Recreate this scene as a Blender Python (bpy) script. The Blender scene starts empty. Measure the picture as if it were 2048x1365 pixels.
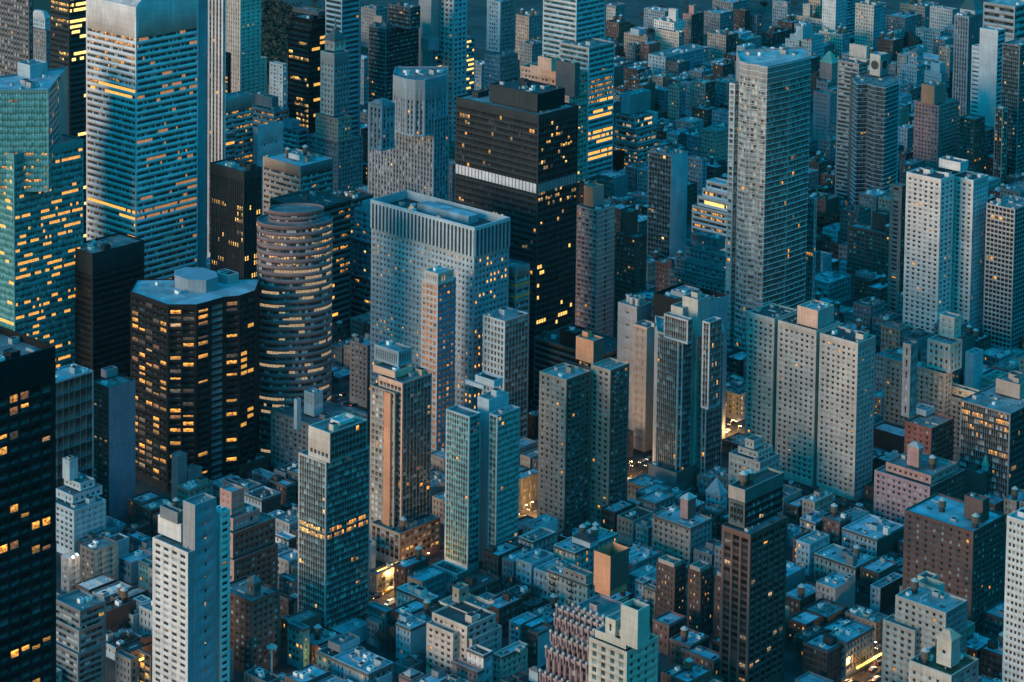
import bpy, math, random
import numpy as np
from mathutils import Matrix, Vector
sc = bpy.context.scene
COL = sc.collection
R_ = math.radians
# ------------------------------------------------------------------ camera (measured from the vanishing points of the street grid)
F, PI_, RO, YA, CX, CY, H = 5019.99984, 0.0853464294, 0.0131050767, 0.735269372, 1024.0, -534.302102, 525.0
_cy, _sy, _cp, _sp, _cr, _sr = math.cos(YA), math.sin(YA), math.cos(PI_), math.sin(PI_), math.cos(RO), math.sin(RO)
fwd = np.array([-_sy*_cp, _cy*_cp, -_sp]); rgt = np.array([_cy, _sy, 0.0]); upv = np.cross(rgt, fwd)
r2 = rgt*_cr + upv*_sr; u2 = -rgt*_sr + upv*_cr
MC = np.array([r2, u2, fwd]); CAM = np.array([0, 0, H])
cd = bpy.data.cameras.new('camera'); cam = bpy.data.objects.new('camera', cd); COL.objects.link(cam)
cd.sensor_width = 36; cd.sensor_fit = 'HORIZONTAL'; cd.lens = F/2048*36; cd.shift_y = (CY-682.5)/2048
cd.clip_start = 10; cd.clip_end = 20000
cam.matrix_world = Matrix(((r2[0], u2[0], -fwd[0], 0), (r2[1], u2[1], -fwd[1], 0), (r2[2], u2[2], -fwd[2], H), (0, 0, 0, 1)))
sc.camera = cam
def ray(u, v): return MC.T @ np.array([(u-CX)/F, -(v-CY)/F, 1.0])
def proj(x, y, z):
    a, b, c = MC @ (np.array([x, y, z])-CAM); return CX+F*a/c, CY-F*b/c
def at_z(u, v, z):
    d = ray(u, v); return CAM + d*((z-H)/d[2])
def depth(p): return float((MC @ (np.array(p)-CAM))[2])
def along(p, axis, u1):
    """how far to go from p along a horizontal axis until the point shows at column u1"""
    k = (u1-CX)/F; a = MC @ (np.array(p)-CAM); b = MC @ np.array(axis, float)
    return (k*a[2]-a[0])/(b[0]-k*b[2])
def by_base(u, v, vb):
    lo, hi = 0.0, 420.0
    for _ in range(50):
        m = (lo+hi)/2; p = at_z(u, v, m)
        if proj(p[0], p[1], 0)[1] > vb: hi = m
        else: lo = m
    return (lo+hi)/2
# ------------------------------------------------------------------ materials
MATS = {}
def nodes(name):
    m = bpy.data.materials.new(name); m.use_nodes = True; nt = m.node_tree
    return m, nt, nt.nodes['Principled BSDF']
def wall_mat(name, col, rough=.85, var=.35, metal=0.0, patch=0, spec=.3):
    m, nt, b = nodes(name); N = nt.nodes; L = nt.links
    geo = N.new('ShaderNodeNewGeometry')
    n1 = N.new('ShaderNodeTexNoise'); n1.inputs['Scale'].default_value = .11; n1.inputs['Detail'].default_value = 5
    L.new(geo.outputs['Position'], n1.inputs['Vector'])
    mp = N.new('ShaderNodeMapping'); mp.inputs['Scale'].default_value = (1.3, 1.3, .09)
    L.new(geo.outputs['Position'], mp.inputs['Vector'])
    n2 = N.new('ShaderNodeTexNoise'); n2.inputs['Scale'].default_value = .9; n2.inputs['Detail'].default_value = 3
    L.new(mp.outputs['Vector'], n2.inputs['Vector'])
    mm = N.new('ShaderNodeMath'); mm.operation = 'MULTIPLY'; L.new(n1.outputs['Fac'], mm.inputs[0]); L.new(n2.outputs['Fac'], mm.inputs[1])
    r = N.new('ShaderNodeMapRange'); r.inputs['From Min'].default_value = .1; r.inputs['From Max'].default_value = .45
    r.inputs['To Min'].default_value = 1-var; r.inputs['To Max'].default_value = 1+var*.35
    L.new(mm.outputs[0], r.inputs['Value'])
    vo = N.new('ShaderNodeTexVoronoi'); vo.distance = 'CHEBYCHEV'; vo.inputs['Scale'].default_value = .16 if patch else .07; vo.inputs['Randomness'].default_value = .85; L.new(geo.outputs['Position'], vo.inputs['Vector'])
    sx_ = N.new('ShaderNodeSeparateColor'); L.new(vo.outputs['Color'], sx_.inputs[0])
    rp_ = N.new('ShaderNodeMapRange'); rp_.inputs['To Min'].default_value = 1-patch if patch else .9; rp_.inputs['To Max'].default_value = 1+patch*.6 if patch else 1.06; L.new(sx_.outputs[0], rp_.inputs['Value'])
    m4 = N.new('ShaderNodeMath'); m4.operation = 'MULTIPLY'; L.new(r.outputs['Result'], m4.inputs[0]); L.new(rp_.outputs['Result'], m4.inputs[1])
    last = m4
    if not patch:
        sp_ = N.new('ShaderNodeSeparateXYZ'); L.new(geo.outputs['Position'], sp_.inputs[0])
        md = N.new('ShaderNodeMath'); md.operation = 'MODULO'; md.inputs[1].default_value = 3.3; L.new(sp_.outputs['Z'], md.inputs[0])
        lt_ = N.new('ShaderNodeMath'); lt_.operation = 'LESS_THAN'; lt_.inputs[1].default_value = .3; L.new(md.outputs[0], lt_.inputs[0])
        jm = N.new('ShaderNodeMapRange'); jm.inputs['To Min'].default_value = 1; jm.inputs['To Max'].default_value = .86; L.new(lt_.outputs[0], jm.inputs['Value'])
        last = N.new('ShaderNodeMath'); last.operation = 'MULTIPLY'; L.new(m4.outputs[0], last.inputs[0]); L.new(jm.outputs['Result'], last.inputs[1])
    mx = N.new('ShaderNodeVectorMath'); mx.operation = 'SCALE'; mx.inputs[0].default_value = col[:3]
    L.new(last.outputs[0], mx.inputs['Scale']); L.new(mx.outputs[0], b.inputs['Base Color'])
    b.inputs['Roughness'].default_value = rough; b.inputs['Metallic'].default_value = metal; b.inputs['Specular IOR Level'].default_value = spec
    return m
def glass_mat(name, dark, mid, lt, rough=.12, p1=.6, p2=.88, spec=.6):
    """panes in a wall of glass: a face attribute picks clear, shaded or curtained panes"""
    m, nt, b = nodes(name); N = nt.nodes; L = nt.links
    at = N.new('ShaderNodeAttribute'); at.attribute_name = 'r'
    cr = N.new('ShaderNodeValToRGB'); e = cr.color_ramp.elements
    e[0].position = 0; e[0].color = (*[c*.6 for c in dark], 1); e[1].position = p1; e[1].color = (*dark, 1)
    x = e.new(p1+.08); x.color = (*mid, 1); x = e.new(p2); x.color = (*mid, 1); x = e.new(min(p2+.06, 1)); x.color = (*lt, 1)
    L.new(at.outputs['Fac'], cr.inputs['Fac']); L.new(cr.outputs['Color'], b.inputs['Base Color'])
    b.inputs['Roughness'].default_value = rough; b.inputs['Specular IOR Level'].default_value = spec; b.inputs['IOR'].default_value = 1.5
    return m
def lit_mat(name, c1, c2, s):
    m, nt, b = nodes(name); N = nt.nodes; L = nt.links
    tc = N.new('ShaderNodeTexCoord'); oi = N.new('ShaderNodeObjectInfo')
    ad = N.new('ShaderNodeVectorMath'); ad.operation = 'ADD'; L.new(tc.outputs['Object'], ad.inputs[0])
    sc_ = N.new('ShaderNodeVectorMath'); sc_.operation = 'SCALE'; sc_.inputs[0].default_value = (37, 11, 23); L.new(oi.outputs['Random'], sc_.inputs['Scale'])
    L.new(sc_.outputs[0], ad.inputs[1])
    mpp = N.new('ShaderNodeMapping'); mpp.inputs['Scale'].default_value = (1.6, 1, 1.1); L.new(ad.outputs[0], mpp.inputs['Vector'])
    n = N.new('ShaderNodeTexNoise'); n.inputs['Scale'].default_value = 2.6; n.inputs['Detail'].default_value = 3; L.new(mpp.outputs[0], n.inputs['Vector'])
    r = N.new('ShaderNodeMapRange'); r.inputs['From Min'].default_value = .36; r.inputs['From Max'].default_value = .62
    r.inputs['To Min'].default_value = .12; r.inputs['To Max'].default_value = 1.0; L.new(n.outputs['Fac'], r.inputs['Value'])
    pw = N.new('ShaderNodeMapRange'); pw.inputs['To Min'].default_value = .25; pw.inputs['To Max'].default_value = 1.15; L.new(oi.outputs['Random'], pw.inputs['Value'])
    mu = N.new('ShaderNodeMath'); mu.operation = 'MULTIPLY'; L.new(r.outputs['Result'], mu.inputs[0]); L.new(pw.outputs['Result'], mu.inputs[1])
    sz = N.new('ShaderNodeSeparateXYZ'); L.new(tc.outputs['Object'], sz.inputs[0])
    cl = N.new('ShaderNodeMapRange'); cl.inputs['From Min'].default_value = .35; cl.inputs['From Max'].default_value = .95; cl.inputs['To Min'].default_value = .55; cl.inputs['To Max'].default_value = 1.25; L.new(sz.outputs['Z'], cl.inputs['Value'])
    m3 = N.new('ShaderNodeMath'); m3.operation = 'MULTIPLY'; L.new(mu.outputs[0], m3.inputs[0]); L.new(cl.outputs['Result'], m3.inputs[1])
    m2 = N.new('ShaderNodeMath'); m2.operation = 'MULTIPLY'; m2.inputs[1].default_value = s; L.new(m3.outputs[0], m2.inputs[0])
    mx = N.new('ShaderNodeMix'); mx.data_type = 'RGBA'; mx.inputs['A'].default_value = (*c1, 1); mx.inputs['B'].default_value = (*c2, 1)
    L.new(oi.outputs['Random'], mx.inputs['Factor'])
    b.inputs['Base Color'].default_value = (.03, .03, .03, 1); b.inputs['Roughness'].default_value = .3
    L.new(mx.outputs['Result'], b.inputs['Emission Color']); L.new(m2.outputs[0], b.inputs['Emission Strength'])
    m.cycles.emission_sampling = 'NONE'
    return m
WALLS = dict(wht=(.66, .65, .64), alu=(.6, .62, .65), crm=(.6, .53, .45), bei=(.5, .45, .41), tan=(.36, .3, .26), gry=(.32, .33, .34), con=(.42, .42, .42),
    dgr=(.12, .125, .13), blk=(.018, .02, .022), brn=(.17, .1, .088), dbr=(.085, .06, .055), red=(.24, .1, .088), pnk=(.42, .25, .23), org=(.6, .29, .17), sal=(.62, .4, .3),  # org and sal also put sunset glow into some roof blocks
    tea=(.11, .3, .32), blu=(.22, .3, .36), lbl=(.36, .46, .52), pur=(.17, .18, .24), lim=(.52, .48, .43), gre=(.12, .3, .26), chr=(.5, .5, .5), mau=(.36, .26, .28), ovl=(.2, .15, .165), ink=(.035, .045, .05), ros=(.5, .27, .26), orb=(.85, .27, .08), net=(.02, .19, .34), slt=(.2, .22, .24))
for k, c in WALLS.items(): MATS[k] = wall_mat('facade_'+k, c, rough=.7 if k in ('alu', 'chr') else .88, var=.28, spec=.1 if k in ('blk', 'ink', 'dgr') else .3)
for k, c, v in (('r_gry', (.2, .21, .22), .55), ('r_lt', (.42, .44, .46), .5), ('r_dk', (.06, .065, .07), .6), ('r_mid', (.28, .3, .31), .55), ('r_grn', (.05, .075, .045), .7), ('r_blu', (.3, .4, .46), .3)):
    MATS[k] = wall_mat('roofing_'+k[2:], c, var=v, patch=.34)
MATS['g1'] = glass_mat('window_glass', (.018, .022, .026), (.07, .075, .08), (.36, .36, .35), p1=.5, p2=.76, spec=.35, rough=.25)
MATS['g2'] = glass_mat('blue_glass', (.03, .045, .05), (.07, .1, .11), (.2, .25, .26), rough=.12, spec=.5)
MATS['g3'] = glass_mat('teal_glass', (.035, .07, .075), (.08, .15, .15), (.24, .32, .31), rough=.12, p1=.5, p2=.86, spec=.5)
MATS['g4'] = glass_mat('pale_glass', (.06, .085, .085), (.2, .26, .26), (.5, .55, .53), rough=.15, p1=.3, p2=.66, spec=.5)
MATS['g5'] = glass_mat('deep_teal_glass', (.025, .06, .065), (.045, .1, .105), (.13, .21, .21), rough=.12, p1=.4, p2=.8, spec=.5)
MATS['gb'] = glass_mat('black_glass', (.008, .009, .01), (.014, .016, .018), (.05, .055, .06), rough=.3, p1=.7, p2=.94, spec=.2)
MATS['gm'] = glass_mat('dark_office_glass', (.013, .016, .018), (.024, .028, .032), (.06, .066, .07), rough=.2, p1=.55, p2=.92, spec=.25)
MATS['gs'] = glass_mat('spandrel_glass', (.025, .045, .05), (.035, .06, .065), (.045, .07, .075), rough=.2, spec=.4)
MATS['gt'] = glass_mat('teal_spandrel', (.06, .25, .26), (.075, .28, .29), (.09, .3, .31), rough=.2, spec=.6)
MATS['lv'] = glass_mat('louvre_panel', (.08, .13, .15), (.09, .14, .16), (.1, .15, .17), rough=.5, spec=.3)
MATS['op'] = glass_mat('orange_panel', (.6, .2, .06), (.62, .2, .06), (.34, .12, .08), rough=.6, p1=.5, p2=.8)
MATS['bp'] = glass_mat('blue_netting', (.03, .12, .32), (.03, .1, .28), (.05, .14, .3), rough=.8)
MATS['lit_warm'] = lit_mat('lamplit_pane_warm', (1, .47, .09), (1, .36, .05), 1.7)
MATS['lit_pale'] = lit_mat('lamplit_pane_pale', (1, .7, .4), (1, .58, .27), .9)
MATS['lit_orange'] = lit_mat('lamplit_pane_orange', (1, .36, .1), (1, .5, .22), .6)
MATS['lit_gold'] = lit_mat('lamplit_pane_gold', (1, .5, .09), (1, .57, .15), 2.1)
MATS['lit_dim'] = lit_mat('dimly_lit_pane', (1, .62, .36), (.8, .66, .5), .2)
def simple(name, col, rough=.6, metal=0, emit=0, ecol=None):
    m, nt, b = nodes(name); b.inputs['Base Color'].default_value = (*col, 1); b.inputs['Roughness'].default_value = rough; b.inputs['Metallic'].default_value = metal
    if emit: b.inputs['Emission Color'].default_value = (*(ecol or col), 1); b.inputs['Emission Strength'].default_value = emit
    return m
MATS['steel'] = simple('galvanised_steel', (.4, .42, .43), .5, .3)
MATS['wood'] = wall_mat('weathered_cedar', (.16, .12, .09), var=.4)
MATS['cone'] = simple('tank_cap_felt', (.42, .4, .38), .8)
MATS['copper'] = wall_mat('green_copper', (.2, .42, .36), var=.3)
MATS['darkm'] = simple('dark_metal', (.03, .033, .035), .5)
MATS['rail'] = simple('balcony_glass', (.14, .18, .19), .25)
MATS['whitepaint'] = simple('white_paint', (.72, .72, .72), .6)
# ------------------------------------------------------------------ mesh helpers
def mesh_from(name, verts, quads, mats, mid=None, r=None, loops=None):
    me = bpy.data.meshes.new(name); v = np.asarray(verts, np.float32); q = np.asarray(quads, np.int32)
    me.vertices.add(len(v)); me.vertices.foreach_set('co', v.ravel())
    me.loops.add(q.size); me.loops.foreach_set('vertex_index', q.ravel())
    me.polygons.add(len(q)); me.polygons.foreach_set('loop_start', np.arange(0, q.size, 4, dtype=np.int32))
    for m in mats: me.materials.append(m)
    if mid is not None: me.polygons.foreach_set('material_index', np.asarray(mid, np.int32))
    if r is not None:
        a = me.attributes.new('r', 'FLOAT', 'FACE'); a.data.foreach_set('value', np.asarray(r, np.float32))
    me.update(calc_edges=True)
    return me
def pymesh(name, verts, faces, mats, mid=None):
    me = bpy.data.meshes.new(name); me.from_pydata([tuple(map(float, p)) for p in verts], [], faces)
    for m in mats: me.materials.append(m)
    if mid:
        for p, i in zip(me.polygons, mid): p.material_index = i
    me.update(); return me
def ob(name, me, parent=None, loc=(0, 0, 0), rz=0.0, scale=None):
    o = bpy.data.objects.new(name, me); COL.objects.link(o); o.location = loc; o.rotation_euler[2] = rz
    if scale is not None: o.scale = scale
    if parent is not None: o.parent = parent
    return o
def tag(o, label=None, cat=None, group=None, kind=None):
    if label: o['label'] = label
    if cat: o['category'] = cat
    if group: o['group'] = group
    if kind: o['kind'] = kind
    return o
def box_data(x0, x1, y0, y1, z0, z1):
    v = [(x0, y0, z0), (x1, y0, z0), (x1, y1, z0), (x0, y1, z0), (x0, y0, z1), (x1, y0, z1), (x1, y1, z1), (x0, y1, z1)]
    return v, [(0, 3, 2, 1), (4, 5, 6, 7), (0, 1, 5, 4), (1, 2, 6, 5), (2, 3, 7, 6), (3, 0, 4, 7)]
def box_mesh(name, x0, x1, y0, y1, z0, z1, mat):
    v, f = box_data(x0, x1, y0, y1, z0, z1); return pymesh(name, v, f, [mat])
def lathe(name, prof, mats, n=14, mid=None):
    vs, fs, mi = [], [], []
    for (r, z) in prof:
        for k in range(n):
            a = 2*math.pi*k/n; vs.append((r*math.cos(a), r*math.sin(a), z))
    for i in range(len(prof)-1):
        for k in range(n):
            k2 = (k+1) % n; fs.append((i*n+k, i*n+k2, (i+1)*n+k2, (i+1)*n+k)); mi.append(mid[i] if mid else 0)
    fs.append(tuple(range(len(prof)*n-n, len(prof)*n))); mi.append(mid[-1] if mid else 0)
    return pymesh(name, vs, fs, mats, mi)
# shared part meshes
_t = MATS
SH = {}
def unit_box(name, mat): return box_mesh(name, -.5, .5, -.5, .5, 0, 1, mat)
def ring_box(name, mat, mat2, inset=.12, sink=.25):
    """a box whose top is sunk inside a rim"""
    v, f = box_data(-.5, .5, -.5, .5, 0, 1); f = [f[0]]+f[2:]; i = .5-inset
    v += [(-i, -i, 1), (i, -i, 1), (i, i, 1), (-i, i, 1), (-i, -i, 1-sink), (i, -i, 1-sink), (i, i, 1-sink), (-i, i, 1-sink)]
    m = [0]*5
    for a in range(4):
        b = (a+1) % 4; f.append((4+a, 4+b, 8+b, 8+a)); m.append(0); f.append((8+a, 8+b, 12+b, 12+a)); m.append(1)
    f.append((12, 13, 14, 15)); m.append(1)
    return pymesh(name, v, f, [mat, mat2], m)
SH['air_handler'] = [ring_box('air_handler', _t['steel'], _t['darkm']), ring_box('air_handler', _t['whitepaint'], _t['darkm'], .2, .15)]
SH['bulkhead'] = {k: ring_box('bulkhead', _t[k], _t['r_dk'], .06, .1) for k in WALLS}
SH['roof_vent'] = [lathe('roof_vent', [(.12, 0), (.12, .8), (.35, .85), (.38, 1.0), (.2, 1.25)], [_t['steel']], 8)]
SH['duct'] = [unit_box('duct', _t['steel'])]
SH['skylight'] = [pymesh('skylight', [(-.5, -.5, 0), (.5, -.5, 0), (.5, .5, 0), (-.5, .5, 0), (-.5, 0, .8), (.5, 0, .8)], [(0, 1, 5, 4), (2, 3, 4, 5), (1, 2, 5), (3, 0, 4), (0, 3, 2, 1)], [_t['g4']])]
SH['water_tank'] = [lathe('water_tank', [(1.5, 0), (1.35, 2.4), (1.85, 2.5), (1.75, 5.6), (1.95, 5.65), (.15, 7.1)], [_t['darkm'], _t['wood'], _t['cone']], 12, [0, 0, 1, 2, 2, 2])]
def pane_mesh(name, mat, frame):
    f = .07
    v = [(0, 0, 0), (1, 0, 0), (1, 0, 1), (0, 0, 1), (f, 0, f), (1-f, 0, f), (1-f, 0, 1-f), (f, 0, 1-f), (f, .04, f), (1-f, .04, f), (1-f, .04, 1-f), (f, .04, 1-f)]
    fs, mi = [], []
    for a in range(4):
        b = (a+1) % 4; fs.append((a, b, 4+b, 4+a)); mi.append(1); fs.append((4+a, 4+b, 8+b, 8+a)); mi.append(1)
    fs.append((8, 9, 10, 11)); mi.append(0)
    return pymesh(name, v, fs, [mat, frame], mi)
PANE = {k: pane_mesh('window', _t[k], _t['dgr']) for k in ('lit_warm', 'lit_pale', 'lit_orange', 'lit_gold', 'lit_dim')}
def dark_pane(name, col, rough):
    return pane_mesh('window', simple(name, col, rough), _t['blk' if 'black' in name else 'slt'])
PANE_D = [dark_pane('pane_dark', (.02, .024, .028), .1), dark_pane('pane_dim', (.035, .04, .045), .12), dark_pane('pane_grey', (.07, .075, .08), .2), dark_pane('pane_blind', (.3, .3, .29), .5), dark_pane('pane_black', (.012, .014, .016), .1)]
# ------------------------------------------------------------------ facades
def facade(L, z0, z1, st, mapf, rng):
    """a wall of windows as one connected sheet of real recesses. mapf(s, d) -> x, y (s along the wall, d inward). Returns mesh and window list"""
    Hh = z1-z0; m = st['m']; e = min(st['edge'], L*.2)
    base, top = (st['base'] if z0 < 1 else min(st['base'], .6)), st['top']
    mats = [MATS[st['wall']], MATS[st['sp']], MATS[st['gl']], MATS[st.get('mu', st['wall'])]]
    nx = int(round((L-2*e)/st['bay'])); nz = int(round((Hh-base-top)/st['fl']))
    if m == 'blank' or L < 1.2 or nx < 1 or nz < 1:
        ns = max(2, int(L/4)+1) if st.get('curved') else 2
        s = np.linspace(0, L, ns); x, y = mapf(s, np.zeros_like(s))
        v = np.concatenate([np.stack([x, y, np.full(ns, z0)], 1), np.stack([x, y, np.full(ns, z1)], 1)])
        q = [(i, i+1, ns+i+1, ns+i) for i in range(ns-1)]
        return mesh_from('facade', v, q, mats, [0]*len(q), [.2]*len(q)), []
    bay = (L-2*e)/nx; fl = (Hh-base-top)/nz; w, h, d = st['w'], st['h'], st['d']; sf = st.get('sill', .55)
    i = np.arange(nx); xs = np.sort(np.concatenate([[0], e+i*bay+bay*(1-w)/2, e+i*bay+bay*(1+w)/2, [L]]))
    j = np.arange(nz); zs = np.sort(np.concatenate([[z0], z0+base+j*fl+fl*(1-h)*sf, z0+base+j*fl+fl*(1-h)*sf+fl*h, [z1]]))
    nxb, nzb = len(xs), len(zs)
    S, Z = np.meshgrid(xs, zs, indexing='ij')
    x, y = mapf(S.ravel(), np.zeros(S.size)); V = [np.stack([x, y, Z.ravel()], 1)]; nv = S.size
    vid = np.arange(S.size).reshape(nxb, nzb)
    I, J = np.meshgrid(np.arange(nxb-1), np.arange(nzb-1), indexing='ij'); I = I.ravel(); J = J.ravel()
    odx, odz = I % 2 == 1, J % 2 == 1
    Q, MI = [], []
    if m == 'cell': rec = odx & odz
    elif m == 'vstrip': rec = odx & (J >= 1) & (J <= nzb-3)
    else: rec = odz & (I >= 1) & (I <= nxb-3)
    k = ~rec
    Q.append(np.stack([vid[I[k], J[k]], vid[I[k]+1, J[k]], vid[I[k]+1, J[k]+1], vid[I[k], J[k]+1]], 1))
    MI.append(np.where(odx[k] & (J[k] >= 1) & (J[k] <= nzb-3), 1, 0))
    glass_faces = None
    def block(i0, i1, j0, j1):
        pass
    if m == 'cell':
        a, b = I[rec], J[rec]; n = len(a)
        X = np.stack([xs[a], xs[a+1], xs[a+1], xs[a]], 1); ZZ = np.stack([zs[b], zs[b], zs[b+1], zs[b+1]], 1)
        xx, yy = mapf(X.ravel(), np.full(X.size, d)); V.append(np.stack([xx, yy, ZZ.ravel()], 1))
        rid = nv+np.arange(4*n).reshape(n, 4); c = np.stack([vid[a, b], vid[a+1, b], vid[a+1, b+1], vid[a, b+1]], 1)
        for t in range(4):
            t2 = (t+1) % 4; Q.append(np.stack([c[:, t], c[:, t2], rid[:, t2], rid[:, t]], 1)); MI.append(np.zeros(n, int))
        Q.append(rid); MI.append(np.full(n, 2)); cells = list(zip(a, b))
    elif m == 'vstrip':
        cells = []; nj = nzb-2; zz = zs[1:nzb-1]; cols = np.arange(1, nxb-1, 2); nc = len(cols)
        X = np.stack([np.repeat(xs[cols][:, None], nj, 1), np.repeat(xs[cols+1][:, None], nj, 1)], 1)  # nc,2,nj
        ZZ = np.broadcast_to(zz, X.shape); xx, yy = mapf(X.ravel(), np.full(X.size, d)); V.append(np.stack([xx, yy, ZZ.ravel()], 1))
        rid = nv+np.arange(X.size).reshape(nc, 2, nj)
        for jj in range(nj-1):
            Q.append(np.stack([rid[:, 0, jj], rid[:, 1, jj], rid[:, 1, jj+1], rid[:, 0, jj+1]], 1)); MI.append(np.full(nc, 2 if jj % 2 == 0 else 1))
            Q.append(np.stack([vid[cols, jj+1], rid[:, 0, jj], rid[:, 0, jj+1], vid[cols, jj+2]], 1)); MI.append(np.zeros(nc, int))
            Q.append(np.stack([rid[:, 1, jj], vid[cols+1, jj+1], vid[cols+1, jj+2], rid[:, 1, jj+1]], 1)); MI.append(np.zeros(nc, int))
        Q.append(np.stack([vid[cols, 1], vid[cols+1, 1], rid[:, 1, 0], rid[:, 0, 0]], 1)); MI.append(np.zeros(nc, int))
        Q.append(np.stack([rid[:, 0, -1], rid[:, 1, -1], vid[cols+1, nzb-2], vid[cols, nzb-2]], 1)); MI.append(np.zeros(nc, int))
        cells = [(c_, b_) for c_ in cols for b_ in range(1, nzb-1, 2)]
    else:
        ni = nxb-2; xx_ = xs[1:nxb-1]; rows = np.arange(1, nzb-1, 2); nr = len(rows)
        ZZ = np.stack([np.repeat(zs[rows][:, None], ni, 1), np.repeat(zs[rows+1][:, None], ni, 1)], 1)
        X = np.broadcast_to(xx_, ZZ.shape); xx, yy = mapf(X.ravel(), np.full(X.size, d)); V.append(np.stack([xx, yy, ZZ.ravel()], 1))
        rid = nv+np.arange(ZZ.size).reshape(nr, 2, ni)
        for ii in range(ni-1):
            Q.append(np.stack([rid[:, 0, ii], rid[:, 0, ii+1], rid[:, 1, ii+1], rid[:, 1, ii]], 1)); MI.append(np.full(nr, 2 if ii % 2 == 0 else 3))
            Q.append(np.stack([vid[ii+1, rows], vid[ii+2, rows], rid[:, 0, ii+1], rid[:, 0, ii]], 1)); MI.append(np.zeros(nr, int))
            Q.append(np.stack([rid[:, 1, ii], rid[:, 1, ii+1], vid[ii+2, rows+1], vid[ii+1, rows+1]], 1)); MI.append(np.zeros(nr, int))
        Q.append(np.stack([vid[1, rows], rid[:, 0, 0], rid[:, 1, 0], vid[1, rows+1]], 1)); MI.append(np.zeros(nr, int))
        Q.append(np.stack([rid[:, 0, -1], vid[nxb-2, rows], vid[nxb-2, rows+1], rid[:, 1, -1]], 1)); MI.append(np.zeros(nr, int))
        cells = [(a_, b_) for a_ in range(1, nxb-1, 2) for b_ in rows]
    Q = np.concatenate(Q); MI = np.concatenate(MI)
    rr = rng.random(len(Q))
    me = mesh_from('facade', np.concatenate(V), Q, mats, MI, rr)
    wins = [(xs[a], xs[a+1], zs[b], zs[b+1], d, int(a//2), nz-1-int(b//2), nx, nz) for a, b in cells]
    return me, wins
def St(m='cell', wall='gry', **k):
    d = dict(m=m, wall=wall, sp=wall, gl='g1', bay=3.2, fl=3.1, w=.45, h=.5, d=.22, base=3.5, top=1.3, edge=.8, lit=.02, run=1.2, lc='lit_warm', rows=())
    d.update(k); return d
def Pn(wall, **k): return St('cell', wall, **k)
def Rb(wall, **k): return St('hstrip', wall, **{**dict(bay=1.7, fl=3.8, w=.93, h=.46, d=.3, mu='dgr', lit=.06, run=4), **k})
def Gl(wall='slt', **k): return St('cell', wall, **{**dict(sp='gs', gl='g3', bay=1.7, fl=3.5, w=.9, h=.66, d=.07, lit=.02, run=1.6, top=.6), **k})
def Vs(wall, **k): return St('vstrip', wall, **{**dict(bay=2.6, fl=3.7, w=.5, h=.62, d=.4, sp='dgr'), **k})
def Bk(wall): return St('blank', wall)
# ------------------------------------------------------------------ buildings
NOTES = []; FOOT = []; ALLF = []
def T(u, v, uL, uR, z, S=None, E=None, **o): return dict(u=u, v=v, uL=uL, uR=uR, z=z, S=S, E=E, **o)
def PT(pts, z, D, st, **o): return dict(poly=pts, z=z, D=D, st=st, **o)
def offset_path(pts, d):
    """points moved outward (to the right of travel) by d"""
    out = []
    n = len(pts)
    for i in range(n):
        a = pts[i-1] if i else None; b = pts[i]; c = pts[i+1] if i < n-1 else None
        ns = []
        for p, q in ((a, b), (b, c)):
            if p is None or q is None: continue
            dx, dy = q[0]-p[0], q[1]-p[1]; l = math.hypot(dx, dy) or 1; ns.append((dy/l, -dx/l))
        nx, ny = sum(k[0] for k in ns), sum(k[1] for k in ns); l = math.hypot(nx, ny) or 1; nx, ny = nx/l, ny/l
        k = d/max(.35, nx*ns[0][0]+ny*ns[0][1]); out.append((b[0]+nx*k, b[1]+ny*k))
    return out
def strip_solid(pts, w, z0, z1):
    """closed ribbon following an open path: w outward, from z0 to z1"""
    o = offset_path(pts, w); n = len(pts); v = []; f = []
    for p, q in zip(pts, o): v += [(*p, z0), (*q, z0), (*q, z1), (*p, z1)]
    for i in range(n-1):
        a, b = 4*i, 4*i+4
        for k in range(4): k2 = (k+1) % 4; f.append((a+k, a+k2, b+k2, b+k))
    f += [(3, 2, 1, 0), (4*n-4, 4*n-3, 4*n-2, 4*n-1)]
    return v, f
def inset_poly(pts, d):
    n = len(pts); out = []
    for i in range(n):
        a, b, c = pts[i-1], pts[i], pts[(i+1) % n]
        def nrm(p, q):
            dx, dy = q[0]-p[0], q[1]-p[1]; l = math.hypot(dx, dy) or 1; return -dy/l, dx/l
        n1, n2 = nrm(a, b), nrm(b, c); s = (n1[0]+n2[0], n1[1]+n2[1]); l = math.hypot(*s) or 1; s = (s[0]/l, s[1]/l)
        k = d/max(.4, s[0]*n1[0]+s[1]*n1[1]); out.append((b[0]+s[0]*k, b[1]+s[1]*k))
    return out
def roof_part(th, pts, z, mat, wall, par=1.0, wid=.45):
    n = len(pts); i1 = inset_poly(pts, wid); v = [(*p, z) for p in pts]+[(*p, z) for p in i1]+[(*p, z-par) for p in i1]; f, m = [], []
    for a in range(n):
        b = (a+1) % n; f += [(a, b, n+b, n+a), (n+a, n+b, 2*n+b, 2*n+a)]; m += [1, 1]
    f.append(tuple(range(2*n, 3*n))); m.append(0)
    return ob('roof', pymesh('roof', v, f, [MATS[mat], MATS[wall]], m), th)
class Ctx: pass
def pick_lit(wins, st, rng, cap):
    rows = {}
    for w in wins: rows.setdefault(w[6], []).append(w)
    out = []
    for r_, ws in rows.items():
        ws.sort(key=lambda q: q[5]); p = st['lit']
        for sel, pr in st['rows']:
            if (sel(r_) if callable(sel) else r_ in sel): p = pr
        run = max(1.0, st['run']); k = 0; on = False
        ps = p/run/max(1e-3, 1-p) if p < .99 else 1
        for w in ws:
            if on: on = rng.random() > 1/run
            else: on = rng.random() < ps
            if p >= .8: on = rng.random() < p
            if on: out.append(w)
    return out
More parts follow.
